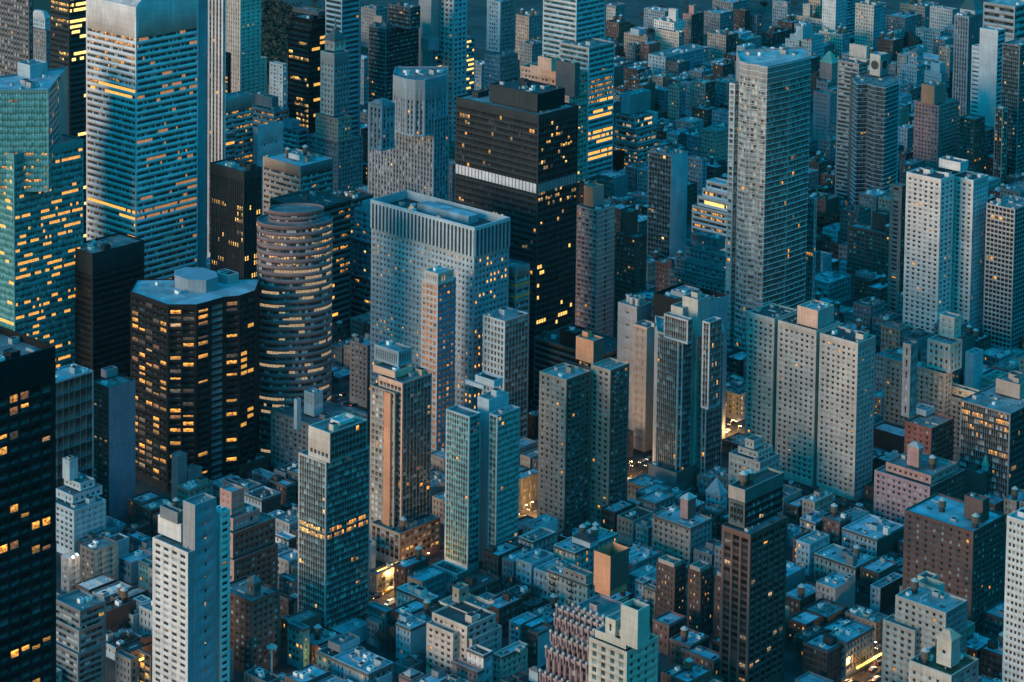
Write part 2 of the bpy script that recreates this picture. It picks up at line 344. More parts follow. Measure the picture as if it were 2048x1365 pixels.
def add_windows(th, wins, mapf, st, rng, nprng, cx):
    lit = pick_lit(wins, st, rng, 100); litset = {(w[5], w[6]) for w in lit}
    if st.get('only') is not None: lit = [w for w in wins if (w[5], w[6]) in st['only']]; litset = {(w[5], w[6]) for w in lit}
    todo = [(w, True) for w in lit]
    if cx.wp == 'all': todo += [(w, False) for w in wins if (w[5], w[6]) not in litset]
    todo.sort(key=lambda t: -t[0][3])
    if cx.wp == 'all': todo = todo[:max(0, 100-cx.nw)]
    rest = todo[max(0, 100-cx.nw):]; todo = todo[:max(0, 100-cx.nw)]
    def frame(w):
        x0, y0 = mapf(np.array([w[0]]), np.array([w[4]-.05])); x1, y1 = mapf(np.array([w[1]]), np.array([w[4]-.05]))
        return float(x0[0]), float(y0[0]), float(x1[0]), float(y1[0])
    for w, on in todo:
        x0, y0, x1, y1 = frame(w); a = math.atan2(y1-y0, x1-x0)
        if on:
            k = st['lc'] if rng.random() < st.get('pure', .56) else rng.choice(('lit_warm', 'lit_pale', 'lit_orange', 'lit_dim', 'lit_dim')); me = PANE[k]
        else: me = rng.choice(PANE_D[:1]*4+PANE_D[1:2]*3+PANE_D[2:3]*2+PANE_D[3:4]*2) if st['gl'] != 'gb' else PANE_D[4]
        h = w[3]-w[2]; z = w[2]
        if on and rng.random() < .3: h *= rng.uniform(.5, .8); z = w[2] if rng.random() < .6 else w[3]-h
        o = ob('window', me, th, (x0, y0, z), a, (math.hypot(x1-x0, y1-y0), 1, h))
        if on and cx.nl < 400: o['label'] = 'lit window glowing '+{'lit_warm': 'yellow', 'lit_gold': 'bright gold', 'lit_pale': 'pale cream', 'lit_orange': 'orange', 'lit_dim': 'dim brown'}[k]
        cx.nw += 1
    if rest:
        v, f = [], []
        for w, on in rest:
            if not on: continue
            x0, y0, x1, y1 = frame(w); b = len(v); v += [(x0, y0, w[2]), (x1, y1, w[2]), (x1, y1, w[3]), (x0, y0, w[3])]; f.append((b, b+1, b+2, b+3))
        if v:
            o = ob('lit_windows', pymesh('lit_windows', v, f, [MATS[st['lc']]]), th); tag(o, kind='stuff', label='many further lit windows')
def junk(th, x0, x1, y0, y1, z, rng, dens, ex, wall, par=1.0):
    w, d = x1-x0, y1-y0
    if w < 5 or d < 5 or dens <= 0: return
    n = min(12, int(w*d/70*dens+rng.random()+.4)); placed = list(ex)
    def free(cx, cy, r):
        if not (x0+r+.8 < cx < x1-r-.8 and y0+r+.8 < cy < y1-r-.8): return False
        return all(not (a-r < cx < b+r and c-r < cy < d_+r) for a, b, c, d_ in placed)
    for k in range(n):
        t = rng.choice(['air_handler', 'air_handler', 'roof_vent', 'roof_vent', 'duct', 'skylight', 'bulkhead', 'water_tank' if wall in ('brn', 'red', 'pnk', 'tan', 'dbr', 'lim', 'crm', 'bei') else 'air_handler'])
        if t == 'bulkhead' and w*d < 90: t = 'skylight'
        s = {'air_handler': (rng.uniform(1.6, 3.4), rng.uniform(1.4, 2.6), rng.uniform(1.2, 2.2)), 'roof_vent': (1, 1, rng.uniform(.8, 1.3)), 'duct': (rng.uniform(3, 6), .7, .7), 'skylight': (2.4, 1.6, 1),
             'bulkhead': (rng.uniform(3, 4.6), rng.uniform(3, 5), rng.uniform(2.6, 3.6)), 'water_tank': (1, 1, 1)}[t]
        r = max(s[0], s[1])/2 if t != 'water_tank' else 2.1
        for _ in range(8):
            cx, cy = rng.uniform(x0, x1), rng.uniform(y0, y1)
            if free(cx, cy, r): break
        else: continue
        placed.append((cx-r, cx+r, cy-r, cy+r))
        me = SH[t][wall] if t == 'bulkhead' else rng.choice(SH[t])
        ob(t, me, th, (cx, cy, z-par), rng.choice((0, math.pi/2)) if t != 'duct' else rng.choice((0, math.pi/2)), s)
def balcony_mesh(solid):
    """tray 1 wide, 1 deep, open on top and towards the wall"""
    v = [(0, 0, 0), (1, 0, 0), (1, -1, 0), (0, -1, 0), (0, 0, 1), (1, 0, 1), (1, -1, 1), (0, -1, 1), (.04, 0, 1), (.96, 0, 1), (.96, -.93, 1), (.04, -.93, 1), (.04, 0, .15), (.96, 0, .15), (.96, -.93, .15), (.04, -.93, .15)]
    f = [(0, 1, 2, 3), (3, 2, 6, 7), (2, 1, 5, 6), (0, 3, 7, 4), (7, 6, 10, 11), (6, 5, 9, 10), (4, 7, 11, 8), (11, 10, 14, 15), (10, 9, 13, 14), (8, 11, 15, 12), (12, 15, 14, 13)]
    m = [0]+[1]*9+[0]
    return pymesh('balcony', v, f, [MATS['con'], solid], m)
def fire_mesh():
    """one fire escape landing with its sloping stair, as a single connected frame"""
    v, f = [], []
    def quad(*p): b = len(v); v.extend(p); f.append(tuple(range(b, b+4)))
    P = [(0, 0, 0), (3.2, 0, 0), (3.2, -1.0, 0), (0, -1.0, 0), (0, -1.0, .95), (3.2, -1.0, .95), (3.2, -.98, .95), (0, -.98, .95), (.6, -.5, 0), (.6, -.9, 0), (2.8, -.9, 3.3), (2.8, -.5, 3.3)]
    return pymesh('fire_escape_landing', P, [(0, 1, 2, 3), (3, 2, 5, 4), (4, 5, 6, 7), (0, 3, 9, 8), (8, 9, 10, 11)], [MATS['darkm']])
FIRE = fire_mesh()
BALC = {k: balcony_mesh(MATS[k]) for k in ('rail', 'con', 'wht', 'dgr', 'mau', 'lim')}
def B(name, cat, label, tiers, group=None, wp='lit', jk=1.0, seed=None, rf='r_gry'):
    sd = seed if seed is not None else sum(ord(c)*(i+1) for i, c in enumerate(label)) % 99991
    rng = random.Random(sd); nprng = np.random.default_rng(sd); cx = Ctx(); cx.wp = wp; cx.nw = 0; cx.nl = 0
    th = bpy.data.objects.new(name, None); COL.objects.link(th); tag(th, label, cat, group)
    main = None; prev = None; done = []
    for t in tiers:
        zs = t['z']
        if 'poly' in t:
            pts = t['poly']
            if isinstance(zs, str) and zs[0] == 'b':
                bv = float(zs[1:]); k = t.get('bi', max(range(len(pts)), key=lambda i: pts[i][1])); z = by_base(*pts[k], bv); zb = 0
            elif isinstance(zs, str): pc = prev; z = pc['z']+float(zs[1:])*depth(pc['c'])/F; zb = pc['z']
            else: z = zs; zb = 0
            fr = [tuple(at_z(u, v, z)[:2]) for u, v in pts]
            away = (-.66*t['D'], .75*t['D'])
            P = fr+[(fr[-1][0]+away[0], fr[-1][1]+away[1]), (fr[0][0]+away[0], fr[0][1]+away[1])]
            styles = list(t['st'])+[None]*3
            c = (*fr[len(fr)//2], z)
        else:
            u, v = t['u'], t['v']
            zb = 0
            if isinstance(zs, str):
                k = zs[0]; q = float(zs[1:] or 0)
                if k == 'b': z = by_base(u, v, q)
                elif k == 'p': z = prev['z']+q*depth(prev['c'])/F; zb = prev['z']
                elif k == 'y':
                    d = ray(u, v); s = (main['c'][1]+q)/d[1]; z = H+d[2]*s
                elif k == 'x':
                    d = ray(u, v); s = (main['c'][0]+q)/d[0]; z = H+d[2]*s
            else: z = zs
            p = at_z(u, v, z); W = t.get('W') or along(p, (-1, 0, 0), t['uL']); D = t.get('D') or along(p, (0, 1, 0), t['uR'])
            if not (1 < W < 140 and 1 < D < 140): NOTES.append((label[:40], 'size', round(W, 1), round(D, 1)))
            W = min(max(W, 1.5), 140); D = min(max(D, 1.5), 140)
            x1, y0 = p[0], p[1]; x0, y1 = x1-W, y0+D
            P = [(x0, y0), (x1, y0), (x1, y1), (x0, y1)]; styles = [t['S'], t['E'] or t['S'], None, None]; c = (x1, y0, z)
        if 'zb' in t: zb = t['zb']
        if 'on' in t: zb = done[t['on']]['z']
        if main is None:
            th.location = (c[0], c[1], 0); o3 = (c[0], c[1])
        L_ = [(a-o3[0], b-o3[1]) for a, b in P]
        rec = dict(c=c, z=z, zb=zb, P=L_, t=t, bb=(min(a for a, b in L_), max(a for a, b in L_), min(b for a, b in L_), max(b for a, b in L_)))
        if main is None: main = rec
        prev = rec; done.append(rec)
        wallmat = (styles[0] or styles[1])['wall']
        n = len(L_); back = []
        for i in range(n):
            a, b = L_[i], L_[(i+1) % n]; st = styles[i]
            if st is None: back.append(i); continue
            Ls = math.hypot(b[0]-a[0], b[1]-a[1]); ux, uy = (b[0]-a[0])/Ls, (b[1]-a[1])/Ls
            mf = (lambda a, ux, uy: (lambda s, d: (a[0]+ux*s-uy*d, a[1]+uy*s+ux*d)))(a, ux, uy)
            me, wins = facade(Ls, zb, z, st, mf, nprng); ob('facade', me, th)
            add_windows(th, wins, mf, st, rng, nprng, cx)
            fe = t.get('fe') if i == 0 else None
            if fe and wins:
                for k in range(max(1, int((z-zb-3)/3.3))):
                    for s0 in fe: xa, ya = mf(np.array([s0*Ls]), np.array([0.0])); ob('fire_escape_landing', FIRE, th, (float(xa[0]), float(ya[0]), zb+3.4+k*3.3), math.atan2(uy, ux))
            bl = t.get('bal', {}).get(i)
            if bl and wins:
                nz = wins[0][8]; fl = (z-zb-st['base']-st['top'])/nz if zb < 1 else (z-zb-min(st['base'], .6)-st['top'])/nz
                cnt = 0
                for k in range(nz):
                    for (s0, s1) in bl['at']:
                        if cnt >= 70: break
                        zz = z-st['top']-(k+1)*fl; xa, ya = mf(np.array([s0*Ls]), np.array([0.0]))
                        ob('balcony', BALC[bl.get('m', 'rail')], th, (float(xa[0]), float(ya[0]), zz), math.atan2(uy, ux), ((s1-s0)*Ls, bl.get('d', 1.5), 1.05)); cnt += 1
        # plain rear wall, one connected sheet
        if back:
            v, f = [], []
            idx = back+[back[-1]+1]
            for k in idx: v += [(*L_[k % n], zb), (*L_[k % n], z)]
            for k in range(len(back)): f.append((2*k, 2*k+2, 2*k+3, 2*k+1))
            ob('rear_wall', pymesh('rear_wall', v, f, [MATS[wallmat]]), th)
        rk = t.get('roof', rf)
        if t.get('slope') is not None:
            sx = t['slope']; a, b, c_, d_ = L_[:4]
            v = [(*a, z), (*b, z), (*c_, z), (*d_, z), (*c_, z+sx), (*d_, z+sx)]
            ob('sloped_roof', pymesh('sloped_roof', v, [(0, 1, 4, 5), (1, 2, 4), (0, 5, 3), (2, 3, 5, 4)], [MATS[t.get('sm', 'r_lt')], MATS[wallmat]], [0, 1, 1, 1]), th)
        elif t.get('pyr'):
            h, k, mt = t['pyr']; i1 = inset_poly(L_, -t.get('eave', .4)); i2 = [(p[0]*k+(1-k)*sum(q[0] for q in L_)/n, p[1]*k+(1-k)*sum(q[1] for q in L_)/n) for p in L_]
            v = [(*p, z) for p in i1]+[(*p, z+h) for p in i2]; f = [(i, (i+1) % n, n+(i+1) % n, n+i) for i in range(n)]+[tuple(range(n, 2*n)), tuple(range(n-1, -1, -1))]
            ob('roof', pymesh('roof', v, f, [MATS[mt]]), th)
        else: rec['roof'] = roof_part(th, L_, z, rk, wallmat, t.get('par', 1.0))
        if t.get('cornice'):
            q = [L_[0], L_[1], L_[2]]; v, f = strip_solid(offset_path(q, .003), t['cornice'], z-1.3, z-.25); ob('cornice', pymesh('cornice', v, f, [MATS[t.get('cm', wallmat)]]), th)
        if t.get('slabs'):
            dep, step, mt = t['slabs'][:3]; q = t['slabs'][3] if len(t['slabs']) > 3 else range(len(L_)-1)
            path = [L_[k] for k in q]; zz = z-step*.2; cnt = 0
            while zz > zb+3 and cnt < 60:
                v, f = strip_solid(offset_path(path, .004), dep, zz-.28, zz); ob('balcony_slab', pymesh('balcony_slab', v, f, [MATS[mt]]), th); zz -= step; cnt += 1
        if t.get('belt'):
            for zz, dep, hh, mt in t['belt']:
                path = [L_[k] for k in range(3)]; v, f = strip_solid(offset_path(path, .004), dep, zz, zz+hh); ob('belt_course', pymesh('belt_course', v, f, [MATS[mt]]), th)
        if zb < .5: ALLF.append((min(a for a, b in P), max(a for a, b in P), min(b for a, b in P), max(b for a, b in P), z))
        if zb < .5 and not t.get('nofoot'): FOOT.append((label[:46], min(a for a, b in P), max(a for a, b in P), min(b for a, b in P), max(b for a, b in P), z))
    for i, rec in enumerate(done):
        if rec['t'].get('slope') is not None or rec['t'].get('pyr'): continue
        ex = [r['bb'] for r in done if r is not rec and r['z'] > rec['z']]
        if 'poly' in rec['t']:
            b = rec['bb']; cxm, cym = (b[0]+b[1])/2, (b[2]+b[3])/2; w, d = (b[1]-b[0])*.3, (b[3]-b[2])*.3; rc = (cxm-w, cxm+w, cym-d, cym+d)
        else: rc = rec['bb']
        if 'poly' in rec['t'] and False: pass
        wm = rec['t']['S']['wall'] if 'S' in rec['t'] and rec['t']['S'] else 'gry'
        junk(th, *rc, rec['z'], rng, jk*rec['t'].get('jk', 1.0), ex, wm, rec['t'].get('par', 1.0))
    return th, done
# ------------------------------------------------------------------ the towers
apt = lambda c_, **k: Pn(c_, **{**dict(bay=3.3, fl=3.0, w=.46, h=.52, d=.2, lit=.025), **k})
old = lambda c_, **k: Pn(c_, **{**dict(bay=2.7, fl=3.4, w=.42, h=.56, d=.25, lit=.02), **k})
wal = lambda c_, **k: Pn(c_, **{**dict(bay=2.6, fl=3.3, w=.4, h=.55, d=.2, base=2.5, top=1.2, lit=.05, edge=.5), **k})
OT, AT, GT = 'office_tower', 'apartment_tower', 'glass_tower'
# --- far left, behind
B(OT, 'tower', 'dark concrete tower with a grid of paired windows behind the teal glass tower', [T(58, -34, -70, 66, 195, Pn('dgr', bay=3.6, fl=3.9, w=.56, h=.55, lit=.03, sp='slt'), None)])
B(OT, 'tower', 'old stone tower with an arched crest right of the gridded concrete tower', [T(92, 62, 58, 104, 110, old('slt', lit=.02)), T(90, 38, 62, 101, 'p22', old('lbl', lit=0), pyr=(5, .6, 'r_lt'), jk=0)])
B(OT, 'tower', 'black tower with bright yellow bands of lit floors behind the striped aluminium tower', [T(138, -30, 100, 182, 205, Rb('ink', gl='gb', h=.55, rows=(((1, 3, 4, 6), .95), ((7, 9, 12), .4)), lc='lit_gold', lit=.12), None)])
B(OT, 'tower', 'grey tower with stepped corner blocks and a sloped crown beside the striped aluminium tower', [PT([(113, 62), (150, 74), (163, 72), (176, 64)], 165, 34, [Rb('slt', fl=4, h=.6, gl='g2', lit=.03), Rb('con', h=.5, fl=4, bay=4), Rb('slt', gl='g2', lit=.03)]), PT([(137, 44), (160, 52), (182, 46)], 'p26', 18, [Bk('con'), Bk('con')], jk=0)])
B(GT, 'tower', 'teal glass tower with a wide flat front, raked roof edge and rows of yellow windows', [
    PT([(-70, 180), (97, 179.5), (118, 153)], 199, 26, [Gl('tea', sp='gt', gl='gt', fl=3.9, bay=1.5, h=.42, lit=.01, rows=(((9,), .45), ((10, 11), .3), ((12, 13, 14), .5), ((15,), .6)), run=3, lc='lit_warm', top=1), Gl('tea', sp='gt', gl='g3', fl=3.9, lit=.06)], zb=140, roof='r_blu'),
    T(28, 309, -60, 167, 163, Gl('tea', sp='gt', gl='gt', fl=3.9, bay=1.5, h=.42, lit=.2, run=3, lc='lit_warm', top=2.5), Gl('tea', sp='gt', gl='g3', fl=3.9, bay=1.5, h=.42, lit=.34, run=3.5, lc='lit_warm', top=4, rows=(((2, 3, 4), .03), ((1, 8, 9, 12, 17, 22), .6), ((6, 7, 14, 19, 20), .12))), roof='r_gry', jk=.6),
    T(60, 131, 35, 95, 206, Bk('lbl'), zb=195, jk=.4)], rf='r_gry')
B(OT, 'skyscraper', 'tall aluminium skyscraper with white and dark ribbon floors and a roof cut at a slant', [
    T(272, 15, 172, 397, 236, Rb('alu', bay=1.5, fl=3.82, h=.46, w=.84, d=.35, top=18, lit=.03, run=9, lc='lit_warm', mu='slt', rows=(((0, 1, 2, 4, 5, 8, 9), .5), ((3, 6, 7), .3), ((27,), .94), ((28,), .4), ((29, 30, 31, 32), .1))),  # glowing panes in the upper rows stand in for gold sunset reflections
      Rb('alu', bay=1.5, fl=3.82, h=.46, w=.84, d=.35, top=18, lit=.1, run=3, lc='lit_orange', mu='slt', rows=(((9,), .5), ((27, 28), .9))), slope=46, sm='r_lt', jk=0),
    T(397.5, -6, 390, 414, 'x-1.6', Bk('blu'), zb=0, W=30, slope=6, sm='r_gry', jk=0, nofoot=1)])
B(OT, 'skyscraper', 'white tower of thin upright fins seen behind the shoulder of the striped aluminium tower', [T(446, -50, 416, 452, 205, Vs('wht', bay=3.2, w=.55, gl='gb', lit=.05))])
B('hotel_tower', 'tower', 'pale stone hotel tower with a column of gold lit windows up its side', [
    T(481, -60, 451, 523, 165, Vs('lim', bay=2.8, w=.4, h=.45, sp='lim'), Pn('lim', bay=5.5, w=.3, h=.4, lit=.02)),
    T(499, 122, 462, 534, 'b300', Pn('lim', bay=5, w=.26, h=.5, lit=.55, lc='lit_gold', run=1), Pn('lim', bay=6, w=.26, h=.4, lit=.15))])
B(OT, 'building', 'black office block with large orange windows at its foot, tucked beside the pale hotel tower', [T(457, 107, 414, 462, 112, Gl('blk', sp='gb', gl='gb', bay=3.4, h=.6, lit=.06, rows=((lambda r: 4 < r < 16, .55),), run=3, lc='lit_gold'))])
B(OT, 'building', 'grey office block with a blank stone side and ribbon windows lit yellow here and there', [
    T(448, 201, 422, 507, 105, Rb('gry', top=9, h=.42, fl=3.9, lit=.05), Rb('gry', top=9, h=.45, fl=3.9, lit=.28, run=4, rows=(((0,), .6),), lc='lit_warm')),
    T(450, 270, 421, 466, 'y-8', Rb('slt', fl=3.9, h=.5, mu='wht'), None, D=10)])
B(OT, 'building', 'low stepped office block with lit strips and a dark penthouse behind the windowless blue wall', [T(548, 224, 504, 578, 70, Rb('blu', lit=.35, run=6, lc='lit_pale')), T(544, 196, 506, 557, 'p22', Bk('slt'))])
B('warehouse_building', 'building', 'plain blue-grey building with an almost windowless side wall', [T(516, 257, 507, 567, 82, Bk('lbl'), Pn('lbl', bay=10, fl=9, w=.1, h=.22, lit=.12, base=6, top=9))])
B(OT, 'building', 'small stepped block with a lit corner window right of the windowless blue wall', [T(596, 262, 562, 616, 66, Rb('blu', fl=3.8, lit=.1)), T(583, 244, 566, 600, 'p16', Bk('blu'))])
B(OT, 'tower', 'black tower of close upright fins with patches of yellow offices above the octagonal tower', [
    T(488, 343.5, 421, 524, 138, Vs('ink', bay=1.9, w=.62, gl='gb', sp='blk', h=.7, fl=3.8, lit=.28, run=4, lc='lit_gold', top=6, rows=(((0, 1, 2, 3), .0), ((6, 7, 11, 12), .1))), Vs('ink', bay=1.9, w=.62, gl='gb', sp='blk', h=.7, fl=3.8, lit=.3, run=4, lc='lit_gold', top=6, rows=(((0, 1, 2), .0), ((6, 8, 10, 13), .06))), roof='r_mid')], jk=1.4)
B(OT, 'building', 'brown stone office block with ribbon windows and a white hut on its blue roof', [T(601, 333, 526, 667, 112, Rb('tan', bay=1.6, fl=3.6, h=.44, lit=.05, top=6, mu='dgr'), Rb('slt', bay=1.6, fl=3.6, h=.44, lit=.08, top=6, mu='dgr'), roof='r_blu'), T(598, 312, 577, 600, 'p10', Bk('wht'))])
B('walk_up_building', 'building', 'small pale building with four lit windows below the dark park', [T(566, 130, 539, 575, 52, old('lbl', lit=.5, bay=4, lc='lit_pale'))])
B(OT, 'tower', 'black stepped tower with many long yellow windows in front of the park', [
    T(619, 62, 576, 658, 132, Rb('blk', gl='gb', fl=4, h=.6, w=.96, bay=2.2, lit=.5, run=8, lc='lit_gold', rows=(((0, 1), .12), ((3, 6), .15))), Rb('blk', gl='gb', fl=4, h=.6, w=.96, bay=2.2, lit=.4, run=5, lc='lit_gold', rows=(((0, 4, 6), .1),))),
    T(624, 40, 582, 656, 'p20', Rb('blk', gl='gb', fl=4, h=.6, lit=.15)), T(637, 24, 586, 654, 'p10', Bk('dgr'))])
B(OT, 'tower', 'white and teal banded tower in two heights behind the spired stone tower', [
    T(704, 46, 688, 722, 128, Rb('lbl', fl=4, h=.5, gl='gs', top=2.6, bay=3, lit=.01), Rb('blu', fl=4, h=.5, gl='gs', top=2.6, bay=3, lit=.03)),
    T(684, -14, 651, 720, 162, Rb('alu', fl=4, h=.55, gl='gs', top=2.6, bay=3, lit=.01), Rb('blu', fl=4, h=.55, gl='gs', top=2.6, bay=3, lit=.01))])
th, d_ = B(OT, 'tower', 'slender old stone tower with stepped shoulders, a tiled cap and a thin spire', [
    T(676, 284, 616, 726, 62, old('slt', bay=3, lit=.03)), T(676, 238, 631, 703, 'p48', old('tan', bay=3, h=.5, lit=.01)),
    T(668.5, 108, 641, 699, 'p128', old('bei', bay=3.1, fl=3.9, w=.4, h=.5, lit=.01, top=8), old('slt', bay=3.1, fl=3.9, w=.4, h=.5, lit=.01, top=8), eave=1.4, belt=()),
    T(669, 83, 650, 691, 'p21', Pn('bei', bay=5, fl=9, w=.3, h=.5, d=.4), pyr=(8, .12, 'dgr'), eave=1.2)], jk=0)
sp_ = d_[-1]; ob('spire', lathe('spire', [(1.2, 0), (.8, 3), (.7, 3.2), (.12, 11), (.05, 16)], [MATS['slt']], 8), th, ((sp_['bb'][0]+sp_['bb'][1])/2, (sp_['bb'][2]+sp_['bb'][3])/2, sp_['z']+7.6))
B(GT, 'tower', 'dark glass residential tower with balconied crown and a pale corner box', [
    T(772, 58, 737, 838, 120, Gl('slt', sp='gb', gl='g2', fl=3.3, h=.6, lit=.02), Gl('dgr', sp='gb', gl='g2', fl=3.3, h=.55, lit=.015)),
    T(820, 16, 776, 841, 'p44', Gl('dgr', sp='gb', gl='g2', fl=3.3, h=.6, lit=.03, lc='lit_pale')), T(763, 34, 746, 766, 120, Bk('tan'), zb=100)])
B(AT, 'tower', 'pale stone tower with large square windows and a blank grey side', [T(908, -34, 863, 935, 150, Pn('chr', bay=4.6, fl=4, w=.5, h=.5, sp='chr'), Pn('lbl', bay=4.6, fl=4, w=.5, h=.5)), T(863, -40, 838, 880, 152, Bk('gry'))])
B(OT, 'building', 'teal office block with bright yellow rows of windows along its long side', [
    T(868, 91, 832, 950, 98, Rb('slt', fl=3.9, h=.46, lit=.5, run=8, lc='lit_gold'), Rb('blu', fl=3.9, h=.46, lit=.04, run=4, lc='lit_gold', rows=(((0,), .4), ((1, 2), .3), ((4, 5, 6), .8), ((7, 8), .35), ((9,), .2), ((12, 13, 14, 15, 16), .6)))),
    T(857, 79, 842, 879, 'p24', Bk('gry'), Bk('blu'))])
B('hotel_tower', 'tower', 'grey-blue hotel tower with a bowed front, arched gable and one gold lit floor', [
    T(868, 236, 737, 899, 112, Vs('blu', bay=3.0, w=.55, h=.6, sp='slt', fl=3.5, lit=.02, rows=(((4,), .3),), lc='lit_gold'), None, roof='r_gry'),
    PT([(786, 150), (812, 158), (830, 160.5), (850, 160.5), (872, 156), (894, 149)], 'p80', 26, [Vs('blu', bay=2.8, w=.5, h=.6, sp='slt', fl=3.5, top=14, lit=.01), Vs('blu', bay=2.8, w=.5, h=.6, sp='slt', fl=3.5, top=14, lit=.03), Vs('blu', bay=2.8, w=.5, h=.6, sp='slt', fl=3.5, top=14, lit=.05), Vs('blu', bay=2.8, w=.5, h=.6, sp='slt', fl=3.5, top=14, lit=.04), Vs('blu', bay=2.8, w=.5, h=.6, sp='slt', fl=3.5, top=14)], zb=100),
    T(764, 214, 738, 790, 'p6', Vs('blu', bay=3, w=.5, h=.6, sp='slt', fl=3.5), on=0, zb=100, pyr=(3, .5, 'r_gry'))])
B(OT, 'tower', 'slender dark tower outlined with white corner piers and white bands', [
    T(1000, 114, 969, 1036, 98, Pn('blu', bay=2.2, fl=3.4, w=.5, h=.6, lit=.02), Pn('slt', bay=2.2, fl=3.4, w=.4, h=.5, lit=.01)),
    T(1001, 4, 974, 1032, 'p104', Pn('lbl', bay=2.2, fl=3.4, w=.5, h=.6, edge=2.5, lit=.02), Pn('slt', bay=2.2, fl=3.4, w=.4, h=.5, edge=2.5), roof='r_lt')])
bt, bd = B(OT, 'tower', 'black slab tower with one band of tall white panels across its middle', [
    T(1077, 231, 912, 1157, 175, Gl('ink', sp='ink', gl='gb', bay=2.15, fl=3.72, w=.84, h=.62, d=.3, top=5, lit=.05, lc='lit_warm', run=1.4, rows=((lambda r: r in (11, 12, 13, 14, 26, 27, 28), .0), (lambda r: r > 28, .02))), Gl('ink', sp='blk', gl='gb', bay=2.15, fl=3.72, w=.84, h=.6, d=.2, top=5, lit=.22, lc='lit_gold', run=1.6, rows=((lambda r: r > 13, .06),)), roof='r_mid'),
    T(1075, 189, 979, 1130, 'p36', Bk('ink'), Bk('blk'), roof='r_dk')])
bb = bd[0]['bb']; zz = bd[0]['z']-141*depth(bd[0]['c'])/F; hh = 19*depth(bd[0]['c'])/F
for k in range(24):
    a = bb[0]+.5+k*(bb[1]-bb[0]-1)/24; ob('white_panel', box_mesh('white_panel', 0, (bb[1]-bb[0]-1)/24*.8, -.12, .1, -hh, 0, MATS['alu']), bt, (a, bb[2], zz))
for k in range(13):
    a = bb[2]+.5+k*(bb[3]-bb[2]-1)/13; ob('grey_panel', box_mesh('grey_panel', -.1, .12, 0, (bb[3]-bb[2]-1)/13*.8, -hh, 0, MATS['slt']), bt, (bb[1], a, zz))
B(GT, 'skyscraper', 'tall glass tower ringed with white floor bands, stepping wider below with gold lit floors', [
    T(1178, 96, 1119, 1229.5, 118, Rb('chr', fl=4, h=.55, gl='g3', bay=2.6, lit=.05), Rb('lbl', fl=4, h=.55, gl='g3', bay=1.5, w=.86, lit=.01, run=12, lc='lit_warm', rows=((lambda r: r in (6, 7, 8, 9, 10, 13, 16, 17, 20, 21), .85), ((11, 12, 18), .4), ((4,), .3)))),
    T(1154, -44, 1087, 1212, 168, Rb('wht', fl=4, h=.5, gl='g3', bay=2.6, lit=.0, d=.5), Rb('lbl', fl=4, h=.5, gl='g3', bay=2.6, lit=.0, d=.5))])
B(OT, 'building', 'salmon stone office building with stepped blank slabs on its roof behind the black slab tower', [
    T(1139, 152, 1041, 1176, 112, Pn('sal', bay=3.4, fl=3.8, w=.6, h=.45, lit=.2), Pn('tan', bay=3.2, fl=3.8, w=.6, h=.5, lit=.3, lc='lit_gold', run=2)),
    T(1120, 142, 1060, 1140, 'p18', Bk('sal')), T(1103, 118, 1076, 1118, 'p26', Bk('sal')), T(1150, 128, 1112, 1160, 'p22', Bk('dgr'), on=0)], rf='r_dk')  # salmon of the roof slabs includes the sunset glow on them
# --- centre left
B(OT, 'tower', 'dark slab tower almost without lights left of the octagonal tower', [T(184.6, 508, 135, 289, 'b845', Gl('ink', sp='gb', gl='gb', bay=1.5, fl=3.6, h=.5, lit=.004, top=12), Gl('ink', sp='gb', gl='gb', bay=1.5, fl=3.6, h=.5, lit=.006, top=12), roof='r_mid')], jk=1.6)
oS = dict(sp='blk', gl='gb', fl=3.68, bay=6.6, w=.9, h=.58, d=.3, top=2.4, run=1.5, lc='lit_warm', lit=.4)
oct_th, oct_d = B(OT, 'tower', 'black octagonal office tower with wide windows, half of them lit, and a blue roof', [
    PT([(261, 583), (335, 609.5), (393, 609.5), (421, 602), (448.5, 594.5), (480, 591.5), (511, 581)], 'b985', 22,
       [Pn('blk', **{**oS, 'lit': .36}), Pn('blk', **{**oS, 'lit': .42}), Pn('blk', **{**oS, 'lit': .38}), Pn('blk', **{**oS, 'gl': 'lv', 'lit': 0, 'w': .96, 'h': .68}), Pn('blk', **{**oS, 'lit': .3, 'bay': 9}), Pn('blk', **{**oS, 'lit': .25})], roof='r_blu', bi=1, par=.6)], jk=.25)
b_ = oct_d[0]['bb']
cxo, cyo, zo = (b_[0]+b_[1])/2, (b_[2]+b_[3])/2, oct_d[0]['z']-.6
v = [(cxo-11*1.3*math.cos(k*math.pi/4+.39), cyo-9*1.2*math.sin(k*math.pi/4+.39), zo) for k in range(8)]
v += [(a, b, zo+7) for a, b, c in v]
ob('mechanical_penthouse', pymesh('mechanical_penthouse', v, [(i, (i+1) % 8, 8+(i+1) % 8, 8+i) for i in range(8)]+[tuple(range(8, 16))], [MATS['blu']]), oct_th)
ob('cooling_frame', SH['air_handler'][0], oct_th, (cxo+6, cyo+18, zo), 0, (9, 8, 5)); ob('cooling_frame', SH['air_handler'][0], oct_th, (cxo+1, cyo+20, zo), 0, (6, 6, 4.5))
B(OT, 'building', 'dark ribbon-windowed office block with scattered yellow offices beside the oval tower', [T(622, 420, 540, 703, 96, Rb('dgr', fl=3.8, h=.5, lit=.15), Rb('dgr', fl=3.8, h=.5, gl='gb', lit=.16, run=3, lc='lit_warm', mu='blk'), roof='r_dk')])
B('walk_up_building', 'building', 'low dark building edged with a string of roof lights behind the oval tower', [T(690, 404, 655, 747, 62, Rb('dgr', lit=.05, lc='lit_gold'), roof='r_dk')], jk=1.5)
